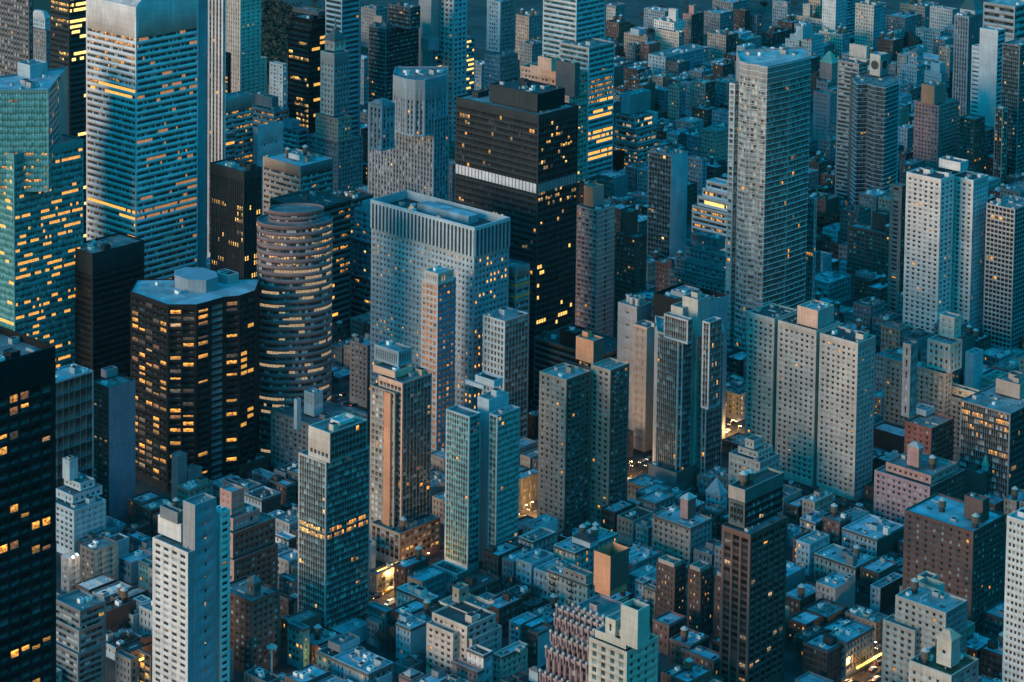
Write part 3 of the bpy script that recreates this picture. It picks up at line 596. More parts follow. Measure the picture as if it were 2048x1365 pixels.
B(OT, 'building', 'pale gridded building in stepped blocks against the left end of the concrete slab tower', [
    T(790, 499, 702, 800, 62, Pn('blu', bay=5, fl=4, w=.36, h=.42, lit=.3, lc='lit_gold')), T(775, 435, 708, 790, 'p64', Pn('lbl', bay=5.4, fl=4, w=.4, h=.5, lit=.03)), T(760, 412, 724, 780, 'p18', Bk('lbl'))])
B(OT, 'building', 'low teal-roofed building in the shade between the dark ribbon block and the concrete slab tower', [T(780, 572, 690, 800, 40, Rb('slt', lit=.03, lc='lit_gold')), ])
B(OT, 'building', 'low dark block with a flat teal roof at the foot of the concrete slab tower', [T(735, 692, 700, 800, 38, Pn('slt', lit=.05), roof='r_blu')])
slab_th, slab_d = B(OT, 'tower', 'wide pale concrete slab tower of small square windows under a crown of upright slots', [
    T(949, 455, 743, 1019, 'b905', Pn('lbl', bay=2.92, fl=3.4, w=.5, h=.52, d=.6, top=18.5, lit=.16, run=1.6, lc='lit_warm', rows=((lambda r: r in (1, 6, 7), .12), (lambda r: r in (2, 3, 4), .3), (lambda r: r in (8, 9, 10, 11), .04), (lambda r: r > 15, .22))), Pn('blu', bay=2.92, fl=3.4, w=.5, h=.52, d=.6, top=18.5, lit=.22, run=1.6, lc='lit_warm'), roof='r_dk', par=5)], jk=.7)
sd = slab_d[0]; bb = sd['bb']; wS, wE = bb[1]-bb[0], bb[3]-bb[2]
for (L, fx, rz, col) in ((wS, lambda s: (bb[0]+s, bb[2]-.35), 0, 'lbl'), (wE, lambda s: (bb[1]+.35, bb[2]+s), math.pi/2, 'blu')):  # bluer east pilasters have the shade in their colour
    n = int(L/2.92); pm = box_mesh('pilaster', -.62, .62, -.38, .33, 0, 15.2, MATS[col])
    for k in range(n+1):
        if len([c for c in slab_th.children if c.name.startswith('pilaster')]) < 44: ob('pilaster', pm, slab_th, (*fx(.62+k*(L-1.24)/n), sd['z']-17), rz)
    q = [(bb[0], bb[2]), (bb[1], bb[2])] if rz == 0 else [(bb[1], bb[2]), (bb[1], bb[3])]
    L0 = offset_path(q, -.02)
    ob('slot_panel', pymesh('slot_panel', [(*offset_path(q, .06)[0], sd['z']-17), (*offset_path(q, .06)[1], sd['z']-17), (*offset_path(q, .06)[1], sd['z']-1.8), (*offset_path(q, .06)[0], sd['z']-1.8)], [(0, 1, 2, 3)], [MATS['darkm']]), slab_th)
v, f = strip_solid([(bb[0], bb[2]), (bb[1], bb[2]), (bb[1], bb[3])], .75, sd['z']-1.9, sd['z']-.01); ob('crown_beam', pymesh('crown_beam', v, f, [MATS['lbl']]), slab_th)
v = box_data(bb[0]+wS*.28, bb[0]+wS*.78, bb[2]+wE*.5, bb[2]+wE*.78, sd['z']-5, sd['z']-.6); ob('mechanical_penthouse', pymesh('mechanical_penthouse', *v, [MATS['r_blu']]), slab_th)
for a, b in ((.25, .42), (.55, .3)):
    ob('lit_fan_dome', lathe('lit_fan_dome', [(1.9, 0), (1.8, 1.2), (1.2, 2.2), (.3, 2.6)], [MATS['lit_pale']], 12), slab_th, (bb[0]+wS*a, bb[2]+wE*b, sd['z']-4.9))
B('unfinished_tower', 'tower', 'thin tower under construction with orange boarding, blue netting and a bare concrete top', [
    T(876, 566, 843, 912, 'b938', Pn('con', bay=3.0, fl=3.4, w=.74, h=.6, d=.25, gl='op', lit=.5, lc='lit_orange', top=2), Pn('net', bay=3.0, fl=3.4, w=.62, h=.6, d=.25, gl='op', sp='net', lit=.4, lc='lit_orange', top=2), jk=0),
    T(876, 548, 849, 908, 'p24', Vs('con', bay=1.8, w=.4, gl='g1', sp='con'), jk=2, roof='r_lt')])
B(OT, 'tower', 'dark glass tower with two orange bands near its roof right of the concrete slab tower', [T(1032, 537, 976, 1060, 'b875', Rb('slt', fl=3.7, h=.55, gl='g2', w=.88, lit=.03, lc='lit_pale', top=5), Rb('slt', fl=3.7, h=.55, gl='g2', w=.88, lit=.06, lc='lit_pale', top=5), belt=((81, .15, 1.6, 'orb'), (88, .15, 1.4, 'orb')), jk=1.5)])
B(OT, 'tower', 'pale grid-fronted tower with thin red floor lines in front of the orange-banded glass tower', [T(1010, 643, 966, 1058, 'b930', Gl('lbl', sp='lbl', gl='g2', bay=2.6, fl=3.6, w=.62, h=.64, d=.3, lit=.01), Gl('slt', sp='gs', gl='g3', bay=2.6, fl=3.6, w=.8, h=.6, d=.2, lit=.01), roof='r_mid')])
# --- oval tower
def oval(cxp, cyp, z, a, b, rot, zb, th, st, nprng, rng, cx, n=96, roof=True):
    ang = np.linspace(0, 2*np.pi, 721); ex, ey = a*np.cos(ang), b*np.sin(ang)
    X = ex*np.cos(rot)-ey*np.sin(rot); Y = ex*np.sin(rot)+ey*np.cos(rot)
    ds = np.hypot(np.diff(X), np.diff(Y)); s = np.concatenate([[0], np.cumsum(ds)]); Lp = s[-1]
    tx = np.gradient(X, s); ty = np.gradient(Y, s)
    def mf(q, d):
        return cxp+np.interp(q, s, X)-np.interp(q, s, ty)*d, cyp+np.interp(q, s, Y)+np.interp(q, s, tx)*d
    me, wins = facade(Lp, zb, z, {**st, 'edge': .05, 'curved': 1}, mf, nprng); ob('facade', me, th)
    vis = [w for w in wins if -.95 < math.cos(math.atan2(np.interp((w[0]+w[1])/2, s, Y), np.interp((w[0]+w[1])/2, s, X))+.83)]
    add_windows(th, [w for w in wins if (np.interp(w[0], s, Y)*-.74+np.interp(w[0], s, X)*.67) > -2], mf, st, rng, nprng, cx)
    if roof:
        k = np.linspace(0, Lp, 49)[:-1]; px, py = mf(k, np.zeros(48)); roof_part(th, list(zip(px, py)), z, 'r_gry', st['wall'], 1.0, .5)
z = 134.; c = at_z(590, 437, z)
th = bpy.data.objects.new('oval_office_tower', None); COL.objects.link(th); th.location = (c[0], c[1], 0)
tag(th, 'oval office tower ringed with red-brown bands and lit ribbon windows, topped by a rounded crown', 'tower')
cx = Ctx(); cx.wp = 'lit'; cx.nw = 0; cx.nl = 0; rg = random.Random(5); npr = np.random.default_rng(5)
lip = dict(rows=((lambda r: r < 8, .42), (lambda r: 8 <= r < 18, .34), (lambda r: r >= 18, .24)), run=8, lc='lit_pale', pure=.8, bay=1.75, fl=3.75, h=.44, w=.9, d=.35, mu='dgr')
oval(0, 0, z, 21.2, 15.6, 0.92, 0, th, Rb('ovl', **{**lip, 'lit': .3}), npr, rg, cx)
oval(-2.2, -1.6, z-35, 21.6, 15.8, 0.92, 0, th, Rb('ovl', **{**lip, 'lit': .3}), npr, rg, cx)
oval(.5, .5, z+6, 15.5, 9.5, 0.92, z-1, th, Rb('ovl', fl=3, h=.3, base=1, lit=0), npr, rg, cx)
FOOT.append(('oval', c[0]-22, c[0]+22, c[1]-22, c[1]+22, z))
# --- near left
B(OT, 'tower', 'near black tower cut off by the left edge with big dark windows, few glowing orange', [T(-150, 769, -175, 111, 262, Bk('blk'), Pn('blk', bay=4.2, fl=3.95, w=.8, h=.66, d=.12, gl='gm', lit=.13, lc='lit_warm', top=11, run=1.5, edge=1.6), roof='r_gry', par=2.4, W=30)], jk=2)
B(GT, 'building', 'blue glass building with an open steel truss on its roof behind the near black tower', [T(100, 768, 60, 187, 84, Gl('blu', sp='gt', gl='gs', bay=4, fl=3.6, h=.8, w=.96, lit=0), Gl('blu', sp='gs', gl='gs', bay=4, fl=7.2, h=.9, w=.97, d=.08, lit=0), roof='r_blu')], jk=2)
B(AT, 'building', 'narrow apartment slab with a blank blue-purple side wall left of the octagonal tower', [T(218, 776, 183, 271, 'b1046', Pn('dbr', bay=4, fl=3, w=.5, h=.5, d=.3, lit=.02, lc='lit_gold'), Bk('pur')), T(213, 742, 202, 236, 'p16', Bk('pur'), Bk('slt'))])
B(AT, 'building', 'pale blue terraced apartment house stepping up to a square tower block', [
    T(148, 1022, 100, 212, 'b1120', apt('lbl', w=.6, h=.5, lit=.02), Pn('lbl', bay=4, fl=3, w=.2, h=.35, lit=.0)), T(146, 992, 112, 205, 'p18', apt('lbl', lit=0)), T(161, 968, 128, 190, 'p16', apt('lbl', lit=.03)), T(139, 922, 125, 156, 'p42', Bk('lbl'), roof='r_dk')])
B(AT, 'building', 'twin grey-brown slab building with a floodlit white roof terrace', [T(138, 1118, 122, 160, 'b1215', Pn('slt', bay=4, w=.3), Pn('tan', bay=8, fl=3, w=.12, h=.7), roof='r_lt', jk=0), T(190, 1102, 160, 237, 'b1190', Pn('dgr', bay=4), Pn('tan', bay=8, fl=3, w=.12, h=.7), roof='r_gry')])
B(AT, 'tower', 'white apartment tower with dark corner windows and a blank blue-grey side wall', [
    T(376, 1106, 305, 433, 'b1440', Pn('wht', bay=5.5, fl=3.05, w=.62, h=.5, d=.35, lit=.04, lc='lit_warm'), Bk('blu'), roof='r_gry'),
    T(362, 1049, 316, 372, 'p38', Bk('wht')), T(355, 1026, 320, 367, 'p24', Vs('lv', bay=1, w=.5, gl='lv') if False else Bk('slt'), roof='r_dk'),
    T(390, 1011, 366, 433, 'x0.3', Bk('gry'), Pn('blu', bay=16, fl=6.1, w=.1, h=.3, d=.2, lit=.3, lc='lit_pale'), roof='r_mid', nofoot=1), T(440, 1026, 420, 439, 'x-2', Bk('wht'), Pn('wht', bay=5, fl=3.05, w=.7, h=.5, d=.3, lit=.03), D=6, nofoot=1)])
B(AT, 'building', 'stepped pink brick apartment house crowned by a square brick tower', [
    T(468, 1122, 437, 556, 'b1255', apt('pnk', lit=.01), apt('brn', lit=.03)), T(466, 1068, 437, 551, 'p52', apt('pnk', lit=0), apt('brn', lit=.02)), T(466, 1038, 437, 520, 'p26', apt('pnk', lit=0), apt('mau', lit=.02)),
    T(463, 985, 440, 488, 'p48', Pn('pnk', bay=3, fl=3.2, w=.2, h=.3, lit=0), roof='r_lt')])
B(AT, 'building', 'dark brown apartment block with a glass-sided roof lantern below the stepped pink brick house', [
    T(503, 1204, 436, 560, 'b1355', apt('dbr', lit=.015, d=.15), apt('brn', lit=.012, d=.12)), T(508, 1168, 494, 522, 'p26', Vs('dgr', bay=1.6, w=.7), pyr=(2.5, .3, 'r_gry'))])
B('walk_up_building', 'building', 'shopfront building glowing yellow behind the white apartment tower', [T(262, 1320, 230, 275, 17, wal('slt', lit=.02)), T(302, 1311, 277, 306, 20, Gl('dgr', gl='gb', bay=3.4, fl=4, h=.7, lit=.75, lc='lit_gold'), None, roof='r_dk')])
B('walk_up_building', 'building', 'narrow white building with an arched window and a blank blue side', [T(266, 1232, 249, 304, 'b1277', Pn('wht', bay=5, fl=3.3, w=.5, h=.55), Pn('lbl', bay=9, fl=3.5, w=.14, h=.3)), T(284, 1205, 266, 302, 'p12', Bk('wht'))])
B('walk_up_building', 'building', 'dark flat-roofed building with a pale parapet left of the narrow white one', [T(210, 1226, 188, 272, 16, wal('dbr', lit=0), Bk('dbr'), roof='r_dk')])
for k, (u, v, a, b, z, lab) in enumerate(((160, 1222, 108, 212, 40, 'topmost'), (158, 1262, 106, 214, 32, 'middle'), (156, 1310, 104, 216, 22, 'lowest'))):
    B('terraced_building', 'building', lab+' of the dark stepped terraces beside the near black tower', [T(u, v, a, b, z, Rb('slt', fl=3, h=.55, bay=3, mu='slt', lit=.02, lc='lit_gold'), Rb('slt', fl=3, h=.55, bay=3, mu='slt', lit=.05, lc='lit_gold'), D=14 if k else None, zb=0, nofoot=1)])
B(AT, 'building', 'plain grey stair tower standing in front of the dark brown apartment block', [T(444, 1310, 418, 467, 'b1372', Bk('tan'), Bk('slt'), roof='r_dk')])
# --- centre front towers
B(AT, 'building', 'long dark grey apartment house with a square roof tower between oval tower and glass tower', [T(650, 860, 541, 735, 'b975', apt('slt', bay=3.6, fl=2.9, lit=.015)), T(628, 788, 608, 646, 'p48', Pn('lbl', bay=4, fl=8, w=.14, h=.14)), T(594, 800, 588, 602, 'p14', Bk('lbl'), on=0)])
B(GT, 'tower', 'glass apartment tower with stepped white top and a bright yellow double-height floor', [
    T(652.5, 926, 597, 740, 'b1292', Gl('con', sp='gs', gl='g3', bay=1.6, fl=3.15, w=.86, h=.72, d=.08, lit=.02, rows=(((10, 11), .96), ((30, 31), .12)), pure=.97, lc='lit_gold'), Gl('slt', sp='gs', gl='g3', bay=1.6, fl=3.15, w=.9, h=.72, d=.07, lit=.035, run=2, lc='lit_warm', rows=(((10, 11), .82), ((28, 29), .15)))),
    T(660, 867, 617, 735, 'p62', Gl('lim', sp='lim', gl='g2', bay=2.6, fl=7, h=.4, w=.7, top=9), Gl('slt', sp='gs', gl='gs', bay=2.3, fl=3.2, h=.8)), T(680, 845, 661, 709, 'p8', Bk('wht'), roof='r_blu')], jk=1.3)
B(AT, 'tower', 'brown glass apartment tower with an orange front pier and a ribbed box on top', [
    T(790, 787, 741, 850, 'b1122', Gl('tan', sp='tan', gl='g4', bay=2.6, fl=3.05, w=.7, h=.66, d=.2, lit=.02), Gl('slt', sp='gs', gl='g2', bay=2.6, fl=3.05, w=.8, h=.64, d=.2, lit=.03)),
    T(805, 767, 757, 864, 'y3', Gl('sal', sp='tan', gl='g2', bay=2.6, fl=3.05, w=.8, h=.6, top=2), Gl('slt', sp='gs', gl='g2', bay=2.6, fl=3.05, w=.8, h=.64, lit=.03), zb=0, nofoot=1), T(790, 744, 746, 826, 'p14', Bk('sal')), T(797, 704, 749, 824, 'p32', Vs('lv', bay=1.3, w=.5, gl='gs', sp='lv') if False else Vs('blu', bay=1.3, w=.5, gl='gs', sp='gs', d=.2), roof='r_mid'),  # salmon block under the ribbed box: sunset glow put into its colour
    T(781, 788, 768, 781, 'y-1.2', Bk('org'), D=3, nofoot=1), T(800, 1068, 741, 881, 'y-5', Gl('tan', sp='brn', gl='g1', bay=3.2, fl=3.6, w=.7, h=.5, lit=.02), Gl('brn', sp='dgr', gl='g1', bay=3.2, fl=3.6, w=.7, h=.5, lit=.06, rows=((lambda r: r > 9, .5),), lc='lit_gold'), nofoot=1)])  # front pier painted orange for the low sun on it
B(GT, 'tower', 'pair of teal glass apartment wings joined by a plain blue core with two lit windows', [
    T(939, 834, 892, 962, 'b1148', Gl('lbl', sp='gt', gl='g3', bay=1.7, fl=3.05, w=.82, h=.6, lit=.02, lc='lit_warm'), Gl('tea', sp='gt', gl='g3', bay=2.2, fl=3.05, h=.6, lit=.06)),
    T(995, 832, 978, 1040, 'b1142', Gl('lbl', sp='gt', gl='g3', bay=1.7, fl=3.05, h=.6), Gl('tea', sp='gt', gl='gt', bay=2.2, fl=3.05, h=.6, lit=.03)),
    T(978, 800, 955, 1018, 'b1128', Bk('lbl'), Bk('lbl'), nofoot=1), T(967, 772, 930, 970, 'p8', Bk('lbl')), T(988, 762, 950, 1006, 'p14', Bk('lbl'), Bk('lbl'), roof='r_dk')])
B(AT, 'tower', 'brown brick apartment tower in two wings with dark corner balconies and an orange brick bulkhead', [
    T(1133, 760, 1079, 1182, 'b1076', apt('tan', bay=3.6, fl=2.95, w=.42, h=.52, lit=.02), apt('brn', bay=3.6, fl=2.95, w=.5, h=.6, lit=.02), bal={1: dict(at=((.08, .62),), m='dgr', d=1.4)}, roof='r_mid'),
    T(1221, 741, 1182, 1259, 'b1062', apt('tan', bay=3.6, fl=2.95, lit=.04), apt('brn', bay=3.6, fl=2.95, w=.6, lit=.03), bal={1: dict(at=((.2, .85),), m='dgr', d=1.4)}, roof='r_mid'),
    T(1187, 683, 1152, 1208, 'p40', Bk('org'), Bk('brn'), on=0)])  # bulkhead's orange south face is sunset glow in the colour, brown east unlit
B(OT, 'building', 'low black office block with white roof vents behind the brown brick wings', [T(1196, 714, 1068, 1268, 'b880', Rb('dgr', fl=3.6, h=.5, gl='gb', lit=.01), Rb('dgr', fl=3.6, h=.5, gl='gb', lit=.015), roof='r_dk'), T(1150, 668, 1120, 1177, 'p28', Bk('blk'), roof='r_dk')], jk=1.5)
B(AT, 'tower', 'slim pink apartment tower with white floor lines and a glowing orange crown', [
    T(1195, 421, 1154, 1230, 'b700', Gl('ros', sp='ros', gl='g4', bay=3, fl=3.05, w=.62, h=.6, d=.2, lit=.02), Pn('ros', bay=12, fl=3.05, w=.09, h=.75, d=.15, lit=0), slabs=(.25, 3.05, 'wht')), T(1187, 376, 1168, 1208, 'p40', Bk('org'), Bk('ros'))])  # crown is no lamp: sunset glow painted as orange on its south face
B(AT, 'tower', 'brown brick apartment tower with curved balconies right of the slim pink tower', [T(1272, 476, 1231, 1294, 'b690', apt('brn', lit=.03, w=.5), Pn('dbr', bay=9, fl=3, w=.12, h=.4, lit=.01)), T(1262, 425, 1245, 1276, 'p46', Bk('brn'), Bk('dbr'))])
B(OT, 'building', 'grey stone tower top with steaming cooling towers beside the slim pink tower', [T(1274, 615, 1236, 1303, 78, Pn('gry', bay=9, fl=7, w=.2, h=.1, lit=.1), Bk('slt'), roof='r_mid', par=.5)], jk=0)
th_c = bpy.data.objects[-1] if False else None
B(AT, 'building', 'plain beige slab with one column of slit windows and a pink-lit roof rim', [T(1294, 655, 1267, 1316, 'b905', Pn('tan', bay=5, fl=4.4, w=.14, h=.6, lit=.03, d=.4), Pn('bei', bay=20, fl=5, w=.03, h=.3), cornice=.4, cm='sal')])  # salmon rim colour stands in for pink light along the roof edge
B(OT, 'building', 'black screen-walled rooftop building behind the twin glass wings', [T(1398, 611, 1307, 1456, 86, Bk('blk'), Bk('blu'), roof='r_mid', par=3), T(1372, 588, 1342, 1400, 'p10', Bk('blu'))], jk=1.5)
tS = dict(sp='gs', gl='g2', bay=1.45, fl=3.5, w=.86, h=.74, d=.08, top=.6)
B(GT, 'tower', 'twin dark glass apartment wings with thin pale floor lines joined by a pale stone core', [
    PT([(1314, 662), (1357, 677), (1366, 677), (1386, 671)], 'b985', 26, [Gl('con', **tS), Gl('con', **tS), Gl('slt', **tS)], bi=1, nofoot=1),
    PT([(1395, 668), (1407, 674), (1415, 674), (1448, 664)], 'b978', 24, [Gl('con', **tS), Gl('con', **tS), Gl('slt', **{**tS, 'lit': .02})], bi=1, nofoot=1),
    T(1376, 641, 1328, 1386, 'p52', Gl('con', **tS), Gl('slt', **tS), on=0, zb=60), T(1420, 646, 1405, 1444, 'p30', Gl('con', **tS), Gl('slt', **{**tS, 'lit': .1}), zb=60),
    T(1396, 600, 1365, 1419, 'b975', Bk('lim'), Bk('gry'), roof='r_dk'), T(1366, 617, 1342, 1400, 'b972', Bk('lim'), Bk('gry'), nofoot=1),
    T(1353, 946, 1297, 1400, 'b992', Bk('slt'), Bk('dgr'), nofoot=1, roof='r_dk')])
# --- right of centre
B(GT, 'skyscraper', 'tall pale glass apartment tower with wavy balconied front and a teal side', [
    PT([(1480, 122), (1496, 127), (1502, 127.5), (1518, 129.5), (1522, 132), (1535, 133.5), (1580, 124), (1622, 113)], 'b742', 30,
       [Gl('gry', sp='chr', gl='g4', bay=1.7, fl=3.45, w=.94, h=.8, lit=.02, top=9, d=.1)]*5+[Gl('slt', sp='gs', gl='g5', bay=1.5, fl=3.45, w=.94, h=.8, top=11, lit=.012, d=.06)]*2, bi=5, slabs=(.5, 3.45, 'wht', range(0, 8)), roof='r_lt'),
    T(1470, 168, 1459, 1484, 'y3', Gl('chr', sp='chr', gl='g4', bay=2.4, fl=3.45, h=.66, lit=.04), slabs=(.5, 3.45, 'wht'), D=16, nofoot=1),
    T(1630, 398, 1606, 1634, 'x0.5', Gl('lbl', sp='gt', gl='g3', fl=3.45, lit=.06), W=14, nofoot=1)], jk=.8)
B(AT, 'tower', 'dark apartment tower wrapped in pale angular balcony rails with round fan openings on its roof', [
    PT([(1709, 160), (1716, 167), (1737, 166), (1751, 171), (1770, 174), (1798, 164)], 'b452', 26, [Gl('dgr', sp='gb', gl='g2', bay=2.2, fl=3.3, h=.7, lit=.02)]*5, bi=4, slabs=(1.3, 3.3, 'lbl')),
    T(1761, 111, 1740, 1777, 'p44', Bk('lim'), Bk('slt'), roof='r_lt', jk=0)])
fan_o = [o for o in bpy.data.objects if o.get('label', '').startswith('dark apartment tower wrapped')][0]
fm = [o for o in fan_o.children if o.name.startswith('facade')][-2:]
for o, ax in zip(fm, ('S', 'E')):
    xs_ = [v_.co for v_ in o.data.vertices]; mn = [min(p[i] for p in xs_) for i in range(3)]; mx_ = [max(p[i] for p in xs_) for i in range(3)]
    c_ = [(a+b)/2 for a, b in zip(mn, mx_)]; r_ = .36*min(max(mx_[0]-mn[0], mx_[1]-mn[1]), mx_[2]-mn[2])
    fo = ob('fan_opening', lathe('fan_opening', [(r_*1.1, 0), (r_*1.1, .35), (r_, .35), (r_*.98, .06), (.2, .05)], [MATS['lim'], MATS['darkm']], 20, [0, 0, 1, 1]), fan_o, tuple(c_))
    fo.rotation_euler = (math.pi/2, 0, 0) if ax == 'S' else (math.pi/2, 0, math.pi/2)
B(AT, 'tower', 'grey tower of stacked balcony bands with a blank cream box on top', [T(1718, 128, 1676, 1736, 'b420', Rb('gry', fl=3.2, h=.5, bay=2.6, lit=.015, d=.5)), T(1733, 121, 1699, 1740, 'p4', Bk('bei')), T(1733, 94, 1699, 1738, 'p24', Bk('bei'))])
B(AT, 'tower', 'mauve brick tower with a green pyramid roof', [
    T(1660, 190, 1627, 1677, 'b318', Pn('mau', bay=6, fl=3.3, w=.12, h=.5, lit=.01)), T(1655, 166, 1633, 1677, 'p14', apt('mau', lit=.05)), T(1664, 128, 1640, 1678, 'p34', Bk('pnk'), pyr=(9, .15, 'copper'))])
B(AT, 'tower', 'rose brick stepped apartment tower with a warmly lit orange top', [
    T(1878, 212, 1829, 1918, 'b372', Pn('ros', bay=3, fl=3.1, w=.42, h=.5, lit=.03), Pn('ros', bay=3, fl=3.1, w=.42, h=.5, lit=.02)), T(1869, 173, 1843, 1892, 'p38', Bk('org'), Bk('pnk'))])  # top's south side painted orange for warm light, east left pink
B(AT, 'tower', 'tall pale slab with a blank concrete front and open corner balconies', [T(1996, 62, 1960, 2011, 'b352', Bk('alu'), Rb('lbl', fl=3.6, h=.6, bay=4, d=.8, lit=.06), roof='r_blu'), T(1962, 94, 1944, 1972, 'y1', Rb('alu', fl=3.6, h=.3, bay=5), nofoot=1)])
B(GT, 'tower', 'slender bay-windowed tower under a pale glass pyramid left of the blank concrete slab', [T(1938, 34, 1909, 1966, 120, Vs('blu', bay=2.6, w=.6, gl='g2', sp='slt', lit=.02), Vs('slt', bay=2.6, w=.6, gl='g2', sp='dgr')), T(1950, 22, 1920, 1966, 'p8', Bk('lbl'), pyr=(13, .1, 'g4'))])
B(OT, 'building', 'broad concrete block with deep horizontal bands at the top right corner', [T(2030, 14, 1967, 2090, 112, Rb('con', fl=6, h=.5, bay=5, d=.8), Rb('gry', fl=6, h=.5, bay=5, d=.8), roof='r_lt')])
B(AT, 'tower', 'dark glass tower with tiny dotted lights right of the blank concrete slab', [T(2040, 92, 2005, 2075, 118, Gl('slt', gl='g2', fl=3.3, lit=.05, lc='lit_pale'), Gl('slt', gl='g2', fl=3.3, lit=.02))])
B(AT, 'tower', 'narrow grey tower with one column of small lights below the dotted dark glass tower', [T(2006, 218, 1990, 2016, 72, Gl('tan', gl='g1', fl=3.3, lit=.1, lc='lit_pale'))])
B(AT, 'building', 'brown brick house with two lit windows between rose brick tower and blank concrete slab', [T(1950, 240, 1919, 1970, 62, apt('brn', lit=.05), None), ])
B(AT, 'building', 'grey banded apartment house at the foot of the blank concrete slab', [T(1972, 262, 1936, 1992, 48, Rb('slt', fl=3.1, bay=3, lit=.02))])
B(AT, 'building', 'tan brick apartment house cut by the right edge under the dotted glass tower', [T(2052, 232, 2016, 2085, 58, apt('tan', lit=.05, lc='lit_pale'))])
wS_ = dict(bay=4.1, fl=3.0, w=.5, h=.5, d=.3, top=2.5)
B(AT, 'tower', 'white brick apartment tower in two offset wings with glazed corner balconies', [
    T(1882, 359, 1813, 1909, 'b716', Pn('wht', lit=.02, **wS_), Pn('alu', **wS_), roof='r_dk'), T(1947, 361, 1900, 1977, 'b706', Pn('wht', lit=.01, **wS_), Pn('lbl', **{**wS_, 'w': .3, 'bay': 3}), roof='r_dk'), T(1921, 326, 1878, 1937, 'p28', Bk('wht'), Bk('lbl'), on=0)], jk=1.3)
B(AT, 'tower', 'narrow dark brown tower squeezed against the left side of the white brick tower', [T(1804, 373, 1781, 1813, 'b645', Pn('pnk', bay=5, fl=3.0, w=.5, h=.5, lit=.02), Pn('dbr', bay=4, lit=.02))])
B(AT, 'tower', 'dark tower gridded with pale mullions right of the white brick tower', [T(2030, 419, 1973, 2075, 'b720', Gl('con', sp='con', gl='gb', bay=3, fl=3.0, w=.84, h=.66, d=.4, lit=.04, lc='lit_warm', edge=.5), Gl('slt', sp='slt', gl='gb', bay=3, fl=3.0, w=.8, h=.66, d=.3, lit=.02))])
B(AT, 'building', 'broad brown brick apartment block with a square bulkhead beside the narrow brown tower', [T(1790, 473, 1696, 1806, 'b590', apt('brn', lit=.012, d=.12)), T(1772, 430, 1745, 1784, 'p34', Bk('dbr'), on=0)])
S_ = dict(bay=3.3, fl=2.98, w=.48, h=.48, d=.22, top=3, base=4)
B(AT, 'tower', 'long white brick apartment slab in three stepped sections with a blank pink bulkhead', [
    T(1716, 687, 1640, 1752, 'b1006', Pn('bei', lit=.03, **S_), Pn('gry', **{**S_, 'w': .3, 'lit': .03}), roof='r_dk'), T(1633, 661.5, 1556, 1644, 'b978', Pn('bei', lit=.022, **S_), Bk('bei'), D=22, nofoot=1, roof='r_dk'), T(1549, 638, 1495, 1560, 'b950', Pn('bei', lit=.02, **S_), Bk('bei'), D=22, nofoot=1, roof='r_dk'),
    T(1636, 622, 1595, 1668, 'p37', Bk('sal'), Bk('gry'), on=1, roof='r_blu')], jk=1.8)  # bulkhead salmon to the south, grey to the east: light and shade as colour
B(AT, 'building', 'beige brick apartment house with a tower whose corner carries a white pipe stripe', [
    T(1890, 748, 1770, 1905, 52, apt('tan', lit=.03)), T(1901, 690, 1855, 1925, 'p58', old('bei', lit=.02, bay=3.4)), T(1909, 636, 1879, 1923, 'p44', Pn('bei', bay=4, fl=4, w=.2, h=.25)), T(1822, 690, 1806, 1836, 'p40', Pn('slt', bay=3, fl=6, w=.3, h=.6), on=0)])
B('warehouse_building', 'building', 'plain bright blue shaft of a building right of the beige tower with the pipe stripe', [T(1948, 708, 1931, 1967, 42, Bk('lbl'), Bk('lbl'))])
B(AT, 'building', 'grey apartment house with a brightly lit cream roof terrace', [T(1926, 800, 1872, 1955, 'b930', apt('gry', lit=.01)), T(1952, 786, 1888, 1962, 'p16', Pn('crm', bay=4, fl=4, w=.5, h=.6, lit=.9, lc='lit_gold', base=.3))])
B(OT, 'building', 'black glass office block with pale mullions and glowing upper rooms at the right edge', [T(2021, 828, 1921, 2095, 'b1040', Gl('slt', sp='blk', gl='g1', bay=1.35, fl=3.6, w=.82, h=.72, d=.15, lit=.05, lc='lit_warm', rows=(((1, 2), .35), ((3, 4), .16)), run=3), Gl('dgr', sp='blk', gl='gb', bay=1.35, fl=3.6, w=.8, h=.72, d=.15, lit=.12, lc='lit_warm'), roof='r_mid'), T(2040, 770, 1992, 2075, 'p30', Bk('tan'))], jk=1.5)
B(AT, 'building', 'flat teal-roofed dark building left of the red brick house', [T(1806, 874, 1742, 1832, 22, Bk('dbr'), roof='r_blu')])
B(AT, 'building', 'red brick apartment house with white windows and a roof hut behind the mauve brick one', [T(1863, 858, 1810, 1908, 'b995', Pn('red', bay=3.6, fl=3, w=.34, h=.5, lit=.015), apt('brn', lit=.02)), T(1852, 822, 1826, 1870, 'p12', Bk('lbl'))])
B(AT, 'building', 'mauve brick apartment house with setbacks and a round-capped roof tower', [T(1860, 975, 1749, 1930, 'b1095', apt('mau', lit=.015), apt('dbr', lit=.03)), T(1862, 952, 1772, 1915, 'p18', apt('pnk', lit=.01)), T(1838, 898, 1815, 1846, 'p40', Bk('pnk'), pyr=(2.5, .3, 'r_lt'))])
B(AT, 'building', 'small brick building with a turquoise cupola in front of the black glass block', [T(1962, 948, 1926, 1990, 24, Bk('brn'), roof='r_blu'), T(1974, 934, 1964, 1978, 'p10', Bk('lbl'), pyr=(6, .05, 'copper'))])
B(AT, 'building', 'broad brown brick apartment block with a brick bulkhead and bright teal roof at lower right', [T(1947, 1064, 1809, 2012, 'b1290', apt('brn', lit=.02, bay=4.4, w=.3), apt('dbr', lit=.03), roof='r_blu'), T(1966, 1002, 1929, 1979, 'p46', Bk('brn'), Bk('dbr'))])
